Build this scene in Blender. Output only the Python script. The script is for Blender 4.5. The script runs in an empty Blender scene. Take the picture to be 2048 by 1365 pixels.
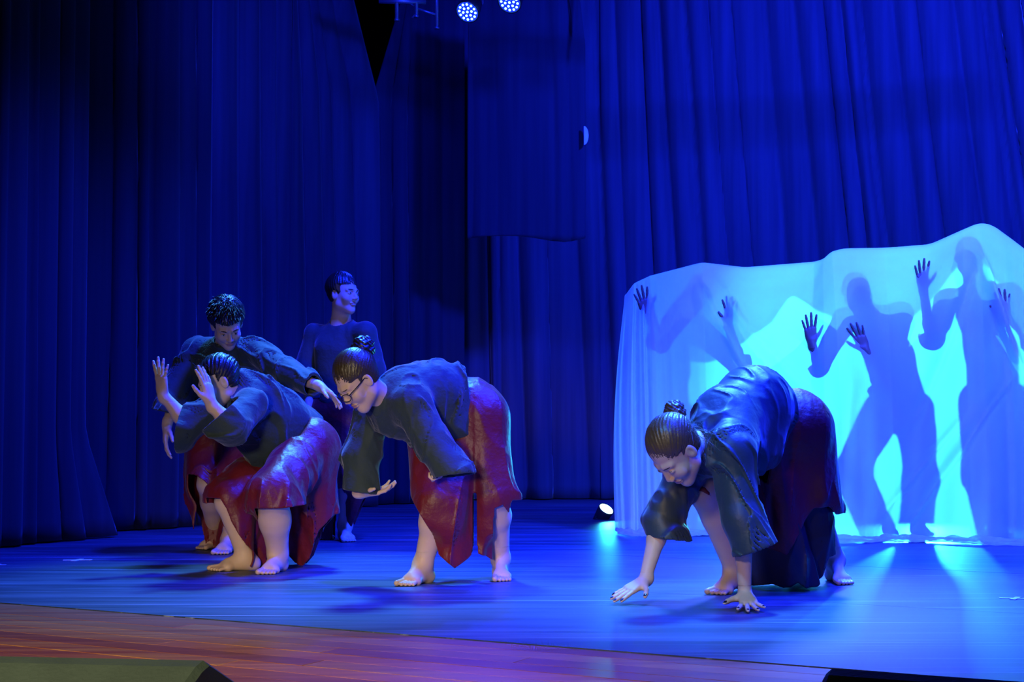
import bpy, math, random
import numpy as np
from mathutils import Vector, Matrix
PI = math.pi
C = bpy.context.scene.collection
random.seed(7); np.random.seed(7)

# ------------------------------------------------------------------ camera, world, exposure, main lamps
F_PX, W_PX, H_PX = 3000.0, 2048.0, 1365.0
HORIZON = 850.0; CAM_H = 0.73
PITCH = math.atan((HORIZON - H_PX/2) / F_PX)
cam = bpy.data.cameras.new('camera'); cam.sensor_width = 36.0; cam.lens = F_PX / W_PX * 36.0
cam.clip_start = 0.05; cam.clip_end = 100
cam_ob = bpy.data.objects.new('camera', cam); C.objects.link(cam_ob)
cam_ob.location = (0, 0, CAM_H); cam_ob.rotation_euler = (PI/2 + PITCH, 0, 0)
bpy.context.scene.camera = cam_ob

def P(px, py, Y):
    """point seen at photo pixel (px, py) standing Y metres into the stage (the stage floor is z = 0)"""
    x = (px - W_PX/2) / F_PX; z = -(py - H_PX/2) / F_PX
    yy = math.cos(PITCH) - math.sin(PITCH) * z
    zz = math.sin(PITCH) + math.cos(PITCH) * z
    return np.array([x / yy * Y, Y, CAM_H + zz / yy * Y])
def G(px, py):
    """point of the stage floor at a photo pixel"""
    a = P(px, py, 1.0); Y = CAM_H / (CAM_H - a[2])
    return P(px, py, Y)
def V(*a): return np.array(a, float)
def unit(v):
    v = np.asarray(v, float); return v / (np.linalg.norm(v) + 1e-12)

world = bpy.data.worlds.new('world'); bpy.context.scene.world = world
world.use_nodes = True
world.node_tree.nodes['Background'].inputs[0].default_value = (0.02, 0.03, 0.16, 1)
world.node_tree.nodes['Background'].inputs[1].default_value = 0.10
vs = bpy.context.scene.view_settings
vs.view_transform = 'Standard'; vs.look = 'None'; vs.gamma = 1.0; vs.exposure = 0.0; vs.use_curve_mapping = False

def lamp(name, kind, loc, target, color, power, size=0.2, spot=60, blend=0.4):
    l = bpy.data.lights.new(name, kind); l.color = color; l.energy = power
    if kind == 'AREA': l.shape = 'DISK'; l.size = size
    if kind == 'SPOT': l.shadow_soft_size = size; l.spot_size = math.radians(spot); l.spot_blend = blend
    if kind == 'POINT': l.shadow_soft_size = size
    o = bpy.data.objects.new(name, l); C.objects.link(o); o.location = Vector(loc)
    d = Vector(target) - Vector(loc); o.rotation_euler = d.to_track_quat('-Z', 'Y').to_euler()
    return o
BLUE = (0.006, 0.022, 1.0); AZURE = (0.07, 0.36, 1.0); VIOLET = (0.055, 0.11, 1.0); CYAN = (0.045, 0.78, 1.0); WARM = (1.0, 0.80, 0.52)
# blue stage wash hung over the acting area, out of frame
lamp('stage_wash_lamp', 'SPOT', (2.6, 7.2, 5.2), (1.9, 8.2, 0), BLUE, 7000, .25, 84, .8)
lamp('stage_wash_lamp', 'SPOT', (0.0, 7.2, 5.2), (-0.9, 9.0, 0), BLUE, 4200, .25, 82, .8)
lamp('stage_wash_lamp', 'SPOT', (2.3, 5.4, 4.6), (2.0, 6.5, 0), BLUE, 2600, .25, 74, .7)
lamp('azure_front_lamp', 'SPOT', (-0.6, 2.6, 4.6), (0.80, 6.05, 0.1), AZURE, 800, .15, 12.5, .7)
# blue light thrown on the drapes at the back of the stage
lamp('curtain_wash_lamp', 'SPOT', (3.4, 8.6, 5.4), (3.0, 14.0, 3.0), BLUE, 7200, .3, 90, .9)
lamp('curtain_wash_lamp', 'SPOT', (-0.8, 8.0, 5.2), (-0.9, 13.5, 2.2), BLUE, 1700, .3, 70, .9)
# azure top light over the front dancers
lamp('azure_top_lamp', 'SPOT', (1.4, 8.3, 4.8), (1.1, 6.4, 0.5), AZURE, 3000, .28, 28, .7)
lamp('azure_top_lamp', 'SPOT', (-1.0, 9.6, 4.8), (-1.1, 7.5, 0.6), AZURE, 2400, .28, 36, .7)
# violet front wash on the white sheet
lamp('violet_front_lamp', 'SPOT', (4.2, 4.6, 4.6), (2.6, 9.6, 0.8), VIOLET, 3000, .2, 32, .5)
# added blue fill behind the sheet, stands in for light bounced inside the cloth
lamp('added_back_fill', 'SPOT', (2.7, 13.1, 4.6), (2.7, 9.7, 1.0), (.075, .15, 1), 2600, .45, 52, .6)
# weak warm light spilling from the hall
lamp('hall_lamp', 'SPOT', (-1.6, -2.2, 1.6), (-0.75, 7.0, -0.05), WARM, 1150, .35, 24, 1.0)
lamp('hall_lamp', 'SPOT', (-1.4, 0.6, 2.6), (-0.8, 4.1, 0.0), WARM, 560, .25, 50, .8)

# ------------------------------------------------------------------ materials
def mat(name, color, rough=0.6, spec=0.5, metal=0.0, bump=None, noise=None, sheen=0.0, sub=0.0, coat=0.0):
    m = bpy.data.materials.new(name); m.use_nodes = True
    nt = m.node_tree; b = nt.nodes['Principled BSDF']
    b.inputs['Base Color'].default_value = (*color, 1); b.inputs['Roughness'].default_value = rough
    b.inputs['Metallic'].default_value = metal; b.inputs['Specular IOR Level'].default_value = spec
    if sheen: b.inputs['Sheen Weight'].default_value = sheen; b.inputs['Sheen Roughness'].default_value = .4
    if sub: b.inputs['Subsurface Weight'].default_value = sub; b.inputs['Subsurface Radius'].default_value = (.02, .008, .004); b.inputs['Subsurface Scale'].default_value = .6
    if coat: b.inputs['Coat Weight'].default_value = coat
    tc = nt.nodes.new('ShaderNodeTexCoord')
    if noise:
        sc, amt, col2 = noise
        n = nt.nodes.new('ShaderNodeTexNoise'); n.inputs['Scale'].default_value = sc; n.inputs['Detail'].default_value = 5
        nt.links.new(tc.outputs['Object'], n.inputs['Vector'])
        r = nt.nodes.new('ShaderNodeValToRGB'); r.color_ramp.elements[0].position = .5 - amt; r.color_ramp.elements[1].position = .5 + amt
        r.color_ramp.elements[0].color = (*color, 1); r.color_ramp.elements[1].color = (*col2, 1)
        nt.links.new(n.outputs['Fac'], r.inputs[0]); nt.links.new(r.outputs[0], b.inputs['Base Color'])
    if bump:
        sc, st, dist = bump
        n = nt.nodes.new('ShaderNodeTexNoise'); n.inputs['Scale'].default_value = sc; n.inputs['Detail'].default_value = 4
        nt.links.new(tc.outputs['Object'], n.inputs['Vector'])
        bp = nt.nodes.new('ShaderNodeBump'); bp.inputs['Strength'].default_value = st; bp.inputs['Distance'].default_value = dist
        nt.links.new(n.outputs['Fac'], bp.inputs['Height']); nt.links.new(bp.outputs[0], b.inputs['Normal'])
    return m
M = {}
M['skin'] = mat('skin', (.76, .55, .42), .5, .4, bump=(60, .12, .004), noise=(18, .3, (.70, .48, .36)), sub=.15)
M['skin_shade'] = mat('shaded_skin', (.17, .095, .065), .5, .4, bump=(60, .12, .004))  # same skin, darkened so hands against the sheet look shaded
M['lip'] = mat('lips', (.52, .27, .23), .4)
M['eye'] = mat('eye_white', (.55, .52, .5), .2)
M['iris'] = mat('iris', (.02, .012, .01), .15)
M['brow'] = mat('brow_hair', (.03, .018, .012), .6)
M['nail'] = mat('dark_nail_polish', (.012, .008, .02), .2)
M['toenail'] = mat('toenail', (.62, .42, .36), .25)
M['hair_dark'] = mat('dark_hair', (.016, .012, .011), .38, .6, bump=(140, .35, .004))
M['hair_brown'] = mat('brown_hair', (.11, .065, .026), .36, .7, bump=(140, .35, .004))
M['hair_olive'] = mat('dark_brown_hair', (.05, .036, .016), .38, .7, bump=(140, .35, .004))
M['band'] = mat('hair_band', (.32, .20, .04), .4)
M['tunic'] = mat('dark_tunic_knit', (.040, .062, .066), .72, .25, bump=(38, .5, .008), noise=(6, .3, (.030, .050, .058)), sheen=.25)
M['tunic_sat'] = mat('dark_tunic_satin', (.045, .068, .085), .47, .45, bump=(32, .35, .006), noise=(6, .3, (.030, .048, .066)), sheen=.2)
M['red'] = mat('red_satin', (.20, .013, .020), .46, .45, bump=(34, .55, .008), noise=(5, .3, (.13, .008, .016)), sheen=.1)
M['lining'] = mat('dark_lining', (.028, .02, .035), .5, .4, bump=(15, .4, .012))
M['black'] = mat('black_plastic', (.012, .012, .014), .35)
M['metal'] = mat('truss_aluminium', (.32, .32, .36), .4, .5, .8)
M['can'] = mat('lamp_housing', (.02, .02, .024), .4)
M['tape'] = mat('white_tape', (.8, .82, .8), .5)
M['plate'] = mat('white_plate', (.85, .85, .85), .5)
M['frame'] = mat('spectacle_frame', (.01, .01, .012), .25)
M['dark'] = mat('black_paint', (.008, .008, .010), .9, .1)

def emit_mat(name, color, strength):
    m = bpy.data.materials.new(name); m.use_nodes = True; nt = m.node_tree
    nt.nodes.remove(nt.nodes['Principled BSDF'])
    e = nt.nodes.new('ShaderNodeEmission'); e.inputs[0].default_value = (*color, 1); e.inputs[1].default_value = strength
    nt.links.new(e.outputs[0], nt.nodes['Material Output'].inputs[0]); return m
M['led'] = emit_mat('blue_led', (.10, .45, 1.0), 14)
M['led_cyan'] = emit_mat('cyan_led', (.35, .95, 1.0), 9)
M['lens'] = emit_mat('lit_blue_lens', (.01, .03, 1.0), 1.2)

def velvet(name, col, streak=1.0):
    m = mat(name, col, .9, .08, sheen=.12)
    nt = m.node_tree; b = nt.nodes['Principled BSDF']
    tc = nt.nodes.new('ShaderNodeTexCoord'); mp = nt.nodes.new('ShaderNodeMapping'); mp.inputs['Scale'].default_value = (14, 14, .5)
    n = nt.nodes.new('ShaderNodeTexNoise'); n.inputs['Scale'].default_value = 1.0; n.inputs['Detail'].default_value = 6
    r = nt.nodes.new('ShaderNodeValToRGB'); r.color_ramp.elements[0].position = .3; r.color_ramp.elements[1].position = .7
    r.color_ramp.elements[0].color = (*[c*.8 for c in col], 1); r.color_ramp.elements[1].color = (*[c*1.2 for c in col], 1)
    nt.links.new(tc.outputs['Object'], mp.inputs[0]); nt.links.new(mp.outputs[0], n.inputs['Vector'])
    nt.links.new(n.outputs['Fac'], r.inputs[0]); nt.links.new(r.outputs[0], b.inputs['Base Color'])
    return m
M['drape'] = velvet('blue_black_drape', (.060, .060, .085))
M['leg'] = velvet('black_wing_drape', (.030, .032, .045))
M['cover'] = velvet('black_cover_cloth', (.030, .030, .045))

def floor_mat(name, c1, c2, scale, rough, ang, coatw=0.0, scratch=(.5, .55, .6), scr=.5):
    """scuffed, streaky surface; streaks run along the direction given by ang"""
    m = bpy.data.materials.new(name); m.use_nodes = True; nt = m.node_tree; b = nt.nodes['Principled BSDF']
    tc = nt.nodes.new('ShaderNodeTexCoord'); mp = nt.nodes.new('ShaderNodeMapping')
    mp.inputs['Rotation'].default_value = (0, 0, ang); mp.inputs['Scale'].default_value = scale
    nt.links.new(tc.outputs['Object'], mp.inputs[0])
    n = nt.nodes.new('ShaderNodeTexNoise'); n.inputs['Scale'].default_value = 1; n.inputs['Detail'].default_value = 7; n.inputs['Roughness'].default_value = .65
    nt.links.new(mp.outputs[0], n.inputs['Vector'])
    r = nt.nodes.new('ShaderNodeValToRGB'); r.color_ramp.elements[0].position = .35; r.color_ramp.elements[1].position = .68
    r.color_ramp.elements[0].color = (*c1, 1); r.color_ramp.elements[1].color = (*c2, 1)
    nt.links.new(n.outputs['Fac'], r.inputs[0])
    # fine scratches
    mp2 = nt.nodes.new('ShaderNodeMapping'); mp2.inputs['Rotation'].default_value = (0, 0, ang + .12); mp2.inputs['Scale'].default_value = (scale[0]*1.6, scale[1]*7, 1)
    nt.links.new(tc.outputs['Object'], mp2.inputs[0])
    n2 = nt.nodes.new('ShaderNodeTexNoise'); n2.inputs['Scale'].default_value = 1; n2.inputs['Detail'].default_value = 3
    nt.links.new(mp2.outputs[0], n2.inputs['Vector'])
    r2 = nt.nodes.new('ShaderNodeValToRGB'); r2.color_ramp.elements[0].position = .60; r2.color_ramp.elements[1].position = .76
    r2.color_ramp.elements[1].color = (scr, scr, scr, 1)
    nt.links.new(n2.outputs['Fac'], r2.inputs[0])
    mx = nt.nodes.new('ShaderNodeMix'); mx.data_type = 'RGBA'
    nt.links.new(r2.outputs[0], mx.inputs[0]); nt.links.new(r.outputs[0], mx.inputs[6]); mx.inputs[7].default_value = (*scratch, 1)
    nt.links.new(mx.outputs[2], b.inputs['Base Color'])
    mr = nt.nodes.new('ShaderNodeMapRange'); mr.inputs[3].default_value = rough[0]; mr.inputs[4].default_value = rough[1]
    nt.links.new(n.outputs['Fac'], mr.inputs[0]); nt.links.new(mr.outputs[0], b.inputs['Roughness'])
    bp = nt.nodes.new('ShaderNodeBump'); bp.inputs['Strength'].default_value = .12; bp.inputs['Distance'].default_value = .004
    nt.links.new(n.outputs['Fac'], bp.inputs['Height']); nt.links.new(bp.outputs[0], b.inputs['Normal'])
    b.inputs['Coat Weight'].default_value = coatw; b.inputs['Specular IOR Level'].default_value = .38
    return m
STAGE_ANG = math.radians(-28.4)
M['vinyl'] = floor_mat('dark_dance_vinyl', (.018, .027, .044), (.078, .100, .140), (.5, 5.5, 1), (.36, .58), math.radians(-61.6), scratch=(.42, .48, .58), scr=.7)
WOODS = []
for i in range(5):
    k = [.8, 1.0, 1.25, .9, 1.1][i]
    WOODS.append(floor_mat('wood_board_%s' % 'abcde'[i], (.30*k, .085*k, .026*k), (.52*k, .18*k*(1+.1*i), .055*k), (1.2, 22, 1), (.26, .44), -STAGE_ANG, scratch=(.5, .4, .34), scr=.35))

# ------------------------------------------------------------------ object helpers
def raw_mesh(name, verts, faces, mats=None, midx=None, smooth=True):
    me = bpy.data.meshes.new(name)
    verts = np.asarray(verts, np.float32)
    if isinstance(faces, np.ndarray):
        n, w = faces.shape
        me.vertices.add(len(verts)); me.vertices.foreach_set('co', verts.ravel())
        me.loops.add(n*w); me.loops.foreach_set('vertex_index', faces.astype(np.int32).ravel())
        me.polygons.add(n); me.polygons.foreach_set('loop_start', np.arange(0, n*w, w, dtype=np.int32))
        try: me.polygons.foreach_set('loop_total', np.full(n, w, np.int32))
        except Exception: pass
        me.update(calc_edges=True); me.validate()
    else:
        me.from_pydata([tuple(v) for v in verts], [], faces); me.update()
    for m in (mats or []): me.materials.append(m)
    n = len(me.polygons)
    if midx is not None and len(midx) == n: me.polygons.foreach_set('material_index', np.asarray(midx, np.int32))
    me.polygons.foreach_set('use_smooth', np.full(n, smooth))
    return me
def link(name, me, parent=None, base=None):
    o = bpy.data.objects.new(name, me); C.objects.link(o)
    if parent is not None: o.parent = parent
    return o
def tag(o, label=None, cat=None, group=None, kind=None):
    if label: o['label'] = label
    if cat: o['category'] = cat
    if group: o['group'] = group
    if kind: o['kind'] = kind
    return o
def empty(name, loc, label, cat, group=None):
    o = bpy.data.objects.new(name, None); C.objects.link(o); o.location = Vector(loc); o.empty_display_size = .1
    return tag(o, label, cat, group)
def part(name, verts, faces, mats, parent, midx=None, smooth=True):
    """part in world coordinates, re-expressed in its thing's frame"""
    p = np.asarray(verts, float) - np.array(world_loc(parent)) if parent is not None else np.asarray(verts, float)
    return link(name, raw_mesh(name, p, faces, mats if isinstance(mats, list) else [mats], midx, smooth), parent)
def world_loc(o):
    p = Vector((0, 0, 0))
    while o is not None: p += o.location; o = o.parent
    return p

class MB:
    """collects simple shapes and links them as one mesh"""
    def __init__(s): s.v = []; s.f = []
    def add(s, v, f):
        o = len(s.v); s.v += [tuple(x) for x in v]; s.f += [tuple(i + o for i in q) for q in f]; return s
    def box(s, c, size, rot=None, bev=0.0):
        hx, hy, hz = [d/2 for d in size]; pts = []; R = rot if rot is not None else np.eye(3)
        if bev <= 0:
            for x in (-hx, hx):
                for y in (-hy, hy):
                    for z in (-hz, hz): pts.append(np.array(c) + R @ np.array([x, y, z]))
            return s.add(pts, [(0,1,3,2),(4,6,7,5),(0,4,5,1),(2,3,7,6),(0,2,6,4),(1,5,7,3)])
        # chamfered: stacked outlines
        b = bev
        def ring(ix, iy, z): return [(-hx+ix,-hy,z),(hx-ix,-hy,z),(hx,-hy+iy,z),(hx,hy-iy,z),(hx-ix,hy,z),(-hx+ix,hy,z),(-hx,hy-iy,z),(-hx,-hy+iy,z)]
        def inner(z): return [(-hx+b*1.3,-hy+b,z),(hx-b*1.3,-hy+b,z),(hx-b,-hy+b*1.3,z),(hx-b,hy-b*1.3,z),(hx-b*1.3,hy-b,z),(-hx+b*1.3,hy-b,z),(-hx+b,hy-b*1.3,z),(-hx+b,-hy+b*1.3,z)]
        rings = [inner(-hz), ring(b, b, -hz+b), ring(b, b, hz-b), inner(hz)]
        pts = [np.array(c) + R @ np.array(p) for r in rings for p in r]
        f = [tuple(range(7, -1, -1)), tuple(range(24, 32))]
        for k in range(3):
            for i in range(8): j = (i+1) % 8; f.append((k*8+i, k*8+j, (k+1)*8+j, (k+1)*8+i))
        return s.add(pts, f)
    def tube(s, pts, r, n=10, cap=True):
        pts = [np.array(p, float) for p in pts]; rr = r if hasattr(r, '__len__') else [r]*len(pts)
        base = len(s.v); prev = None
        for i, p in enumerate(pts):
            d = unit((pts[min(i+1, len(pts)-1)] - pts[max(i-1, 0)]))
            if prev is None: a = unit(np.cross(d, [0, 0, 1] if abs(d[2]) < .9 else [1, 0, 0]))
            else: a = unit(prev - d*np.dot(prev, d))
            prev = a; b = np.cross(d, a)
            for k in range(n):
                t = 2*PI*k/n; s.v.append(tuple(p + rr[i]*(math.cos(t)*a + math.sin(t)*b)))
        for i in range(len(pts)-1):
            for k in range(n):
                j = (k+1) % n; s.f.append((base+i*n+k, base+i*n+j, base+(i+1)*n+j, base+(i+1)*n+k))
        if cap:
            s.f.append(tuple(base+k for k in range(n-1, -1, -1))); s.f.append(tuple(base+(len(pts)-1)*n+k for k in range(n)))
        return s
    def build(s, name, m, parent=None, smooth=False):
        return part(name, s.v, s.f, [m], parent, None, smooth)
def setmesh(o, label=None, cat=None, group=None, kind=None): return tag(o, label, cat, group, kind)

# ------------------------------------------------------------------ distance-field modelling (numpy) and surface nets
class Prim:
    pass
def cone(a, b, ra, rb, k=.03, op='u'):
    p = Prim(); p.t = 'c'; p.a = np.array(a, float); p.b = np.array(b, float); p.ra = ra; p.rb = rb; p.k = k; p.op = op
    r = max(ra, rb); p.lo = np.minimum(p.a, p.b) - r; p.hi = np.maximum(p.a, p.b) + r; return p
def ell(c, r, R=None, k=.03, op='u'):
    """ellipsoid; R columns = its axes"""
    p = Prim(); p.t = 'e'; p.c = np.array(c, float); p.r = np.array(r, float); p.R = np.eye(3) if R is None else np.array(R, float); p.k = k; p.op = op
    ext = np.sqrt(((p.R * p.r)**2).sum(axis=1)); p.lo = p.c - ext; p.hi = p.c + ext; return p
def plane_cut(c, n, rad, k=.004):
    """removes what lies beyond the plane within rad of c"""
    p = Prim(); p.t = 'p'; p.c = np.array(c, float); p.n = unit(n); p.rad = rad; p.k = k; p.op = 's'
    p.lo = p.c - rad; p.hi = p.c + rad; return p
def dist(p, X, Y, Z):
    if p.t == 'c':
        d = p.b - p.a; L = float(d @ d) + 1e-12
        t = np.clip(((X - p.a[0])*d[0] + (Y - p.a[1])*d[1] + (Z - p.a[2])*d[2]) / L, 0, 1)
        return np.sqrt((X - p.a[0] - t*d[0])**2 + (Y - p.a[1] - t*d[1])**2 + (Z - p.a[2] - t*d[2])**2) - (p.ra + t*(p.rb - p.ra))
    if p.t == 'e':
        x, y, z = X - p.c[0], Y - p.c[1], Z - p.c[2]
        u = [x*p.R[0, i] + y*p.R[1, i] + z*p.R[2, i] for i in range(3)]
        k0 = np.sqrt(sum((u[i]/p.r[i])**2 for i in range(3))); k1 = np.sqrt(sum((u[i]/p.r[i]**2)**2 for i in range(3))) + 1e-9
        return k0*(k0 - 1)/k1
    if p.t == 'p':
        x, y, z = X - p.c[0], Y - p.c[1], Z - p.c[2]
        return np.maximum(-(x*p.n[0] + y*p.n[1] + z*p.n[2]), np.sqrt(x*x + y*y + z*z) - p.rad)
def smin(a, b, k):
    if k <= 0: return np.minimum(a, b)
    h = np.maximum(k - np.abs(a - b), 0)/k
    return np.minimum(a, b) - h*h*k*.25
def field(prims, lo, hi, h):
    lo = np.array(lo, float); hi = np.array(hi, float)
    n = np.maximum(np.ceil((hi - lo)/h).astype(int) + 1, 3)
    ax = [(lo[i] + h*np.arange(n[i])).astype(np.float32) for i in range(3)]
    A = np.full(n, .5, np.float32)
    for p in prims:
        mg = p.k + 3*h + .012
        i0 = np.maximum(np.floor((p.lo - mg - lo)/h).astype(int), 0); i1 = np.minimum(np.ceil((p.hi + mg - lo)/h).astype(int) + 1, n)
        if np.any(i1 <= i0): continue
        sl = tuple(slice(i0[i], i1[i]) for i in range(3))
        d = dist(p, ax[0][sl[0]][:, None, None], ax[1][sl[1]][None, :, None], ax[2][sl[2]][None, None, :]).astype(np.float32)
        A[sl] = smin(A[sl], d, p.k) if p.op == 'u' else -smin(-A[sl], d, p.k)
    return A, ax
CO = np.array([(i, j, k) for i in (0, 1) for j in (0, 1) for k in (0, 1)])
ED = [(a, b) for a in range(8) for b in range(a+1, 8) if np.abs(CO[a] - CO[b]).sum() == 1]
def nets(A, ax, h):
    ins = A < 0; n = A.shape
    cnt = np.zeros([m - 1 for m in n], np.int8)
    for c in CO: cnt += ins[c[0]:n[0]-1+c[0], c[1]:n[1]-1+c[1], c[2]:n[2]-1+c[2]]
    I, J, K = np.nonzero((cnt > 0) & (cnt < 8)); N = len(I)
    if N == 0: return np.zeros((0, 3)), np.zeros((0, 4), np.int32)
    idm = np.full(cnt.shape, -1, np.int32); idm[I, J, K] = np.arange(N)
    vals = [A[I+c[0], J+c[1], K+c[2]] for c in CO]
    acc = np.zeros((N, 3)); num = np.zeros(N)
    for a, b in ED:
        va, vb = vals[a], vals[b]; m = (va < 0) != (vb < 0)
        t = np.where(m, va/np.where(m, va - vb, 1), 0)
        acc += np.where(m[:, None], CO[a] + t[:, None]*(CO[b] - CO[a]), 0); num += m
    pos = acc/num[:, None] + np.stack([I, J, K], 1)
    pos = pos*h + np.array([ax[0][0], ax[1][0], ax[2][0]])
    F = []
    for d in range(3):
        e, f = [(1, 2), (2, 0), (0, 1)][d]
        sl0 = [slice(None)]*3; sl1 = [slice(None)]*3; sl0[d] = slice(0, -1); sl1[d] = slice(1, None)
        a = ins[tuple(sl0)]; b = ins[tuple(sl1)]
        ch = a != b
        ii = np.stack(np.nonzero(ch), 1)
        ok = (ii[:, e] > 0) & (ii[:, f] > 0) & (ii[:, e] < n[e]-1) & (ii[:, f] < n[f]-1); ii = ii[ok]
        if len(ii) == 0: continue
        flip = a[tuple(ii.T)]
        q = []
        for de, df in ((-1, -1), (0, -1), (0, 0), (-1, 0)):
            jj = ii.copy(); jj[:, e] += de; jj[:, f] += df; q.append(idm[tuple(jj.T)])
        q = np.stack(q, 1); q[~flip] = q[~flip][:, ::-1]
        F.append(q)
    F = np.concatenate(F); F = F[(F >= 0).all(axis=1)]
    return pos, F.astype(np.int32)
def bounds(prims, mg=.03):
    u = [p for p in prims if p.op == 'u']
    return np.min([p.lo for p in u], axis=0) - mg, np.max([p.hi for p in u], axis=0) + mg
def frame_axes(fwd, up):
    """columns: right, forward, up"""
    f = unit(fwd); u = unit(np.array(up, float) - f*np.dot(up, f)); r = np.cross(f, u)
    return np.stack([r, f, u], 1)
# ------------------------------------------------------------------ the human figure
def rotv(v, axis, ang):
    v = np.asarray(v, float); k = unit(axis); return v*math.cos(ang) + np.cross(k, v)*math.sin(ang) + k*np.dot(k, v)*(1 - math.cos(ang))
def make_hand(w, fdir, pn, side, curl=(.3, .35, .4, .45), spread=1.0, thumb=(.8, .35), s=1.0, nail=6, splay=None):
    """w wrist, fdir finger direction, pn palm normal (out of the palm), side +1 when the thumb lies to the
    right of fdir seen from the back of the hand; curl per finger in radians per joint"""
    f = unit(fdir); p = unit(np.array(pn, float) - f*np.dot(pn, f)); lat = np.cross(f, p)*1.0
    # seen from the back (looking along +p), right of f = cross(f, p)
    th = unit(lat)*side
    pr = []; pt = []; tips = []
    kn = [(.027, .088), (.009, .093), (-.010, .089), (-.027, .080)]
    ln = [(.040, .024, .019), (.045, .028, .020), (.042, .026, .019), (.032, .019, .017)]
    rad = [.0092, .0094, .0090, .0080]
    pr.append(ell(w + f*.048*s - p*.001, (.036*s, .046*s, .0135*s), np.stack([th, f, p], 1), .012))
    pr.append(cone(w - f*.02*s, w + f*.02*s, .025*s, .022*s, .02))
    for i in range(4):
        x, y = kn[i]; K = w + f*y*s + th*x*s
        pr.append(cone(w + f*.018*s + th*x*.45*s, K, .014*s, .0115*s, .012))
        a = (x/.027)*.16*spread if splay is None else splay[i]
        d = rotv(f, p, 0); d = unit(f*math.cos(a) + th*math.sin(a)); ax = np.cross(d, p)
        pos = K; c = curl[i]
        for j in range(3):
            d = unit(rotv(d, ax, c*(.75, 1.0, .7)[j])) if c != 0 else d
            # curl must bend towards the palm normal
            nx = pos + d*ln[i][j]*s
            r0 = rad[i]*s*(1, .93, .85)[j]; r1 = rad[i]*s*(.95, .86, .72)[j]
            pr.append(cone(pos, nx, r0, r1, .004)); pos = nx
        back = -unit(np.cross(np.cross(d, p), d)); back = -unit(p - d*np.dot(p, d))
        pt.append((pos - d*.003*s + back*.006*s, (.0062*s, .0085*s, .0055*s), np.stack([np.cross(d, back), d, back], 1), nail)); tips.append(pos)
    t0, t1 = thumb
    B = w + f*.022*s + th*.020*s + p*.004
    d = unit(f*math.cos(t0) + th*math.sin(t0) + p*t1)
    A1 = B + d*.042*s; pr.append(cone(B, A1, .0165*s, .0115*s, .016))
    d2 = unit(d*1.0 + f*.35); A2 = A1 + d2*.030*s; pr.append(cone(A1, A2, .0108*s, .0100*s, .004))
    d3 = unit(d2 + f*.25); A3 = A2 + d3*.024*s; pr.append(cone(A2, A3, .0100*s, .0078*s, .004))
    bk = unit(-p - d3*np.dot(-p, d3))
    pt.append((A3 - d3*.003*s + bk*.006*s, (.0070*s, .009*s, .006*s), np.stack([np.cross(d3, bk), d3, bk], 1), nail))
    return pr, pt, tips
def make_foot(an, toe, side, s=1.0, lift=0.0, flat=True):
    """an ankle joint, toe horizontal direction; side +1 when the big toe lies to the right of toe direction; lift raises the heel"""
    f = unit([toe[0], toe[1], 0]); r = np.cross(f, [0, 0, 1.])*side  # towards the big toe
    up = V(0, 0, 1); pr = []; pt = []
    ball = np.array([an[0], an[1], 0]) + f*.115*s
    heel = np.array([an[0], an[1], 0]) - f*.035*s + up*(.030*s + lift)
    pr.append(ell(heel, (.031*s, .040*s, .032*s), np.stack([r, f, up], 1), .03))
    pr.append(cone(np.array(an), heel, .036*s, .030*s, .03))
    pr.append(cone(np.array(an) + f*.005, ball - f*.02 + up*.038*s + r*.006, .036*s, .026*s, .035))
    pr.append(cone(heel + up*.0, ball + up*.020*s - r*.022, .027*s, .018*s, .03))
    pr.append(cone(ball + r*.022*s + up*.022*s, ball - r*.030*s - f*.012 + up*.017*s, .022*s, .017*s, .02))
    for i in range(5):
        x = (.030, .010, -.006, -.021, -.034)[i]*s; L = (.056, .052, .044, .036, .027)[i]*s; rr = (.0138, .0095, .0090, .0086, .0088)[i]*s
        a = ball + r*x + up*(rr + .006*s) + f*.010*s; e = ball + r*(x*1.12) + f*(L + .012*s) + up*(rr + .0005)
        pr.append(cone(a, e, rr*1.05, rr, .005))
        pt.append((e + up*rr*.75 + f*.002, (rr*.75, rr*.75, rr*.6), np.stack([r, f, up], 1), 6))
    return pr, pt
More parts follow.
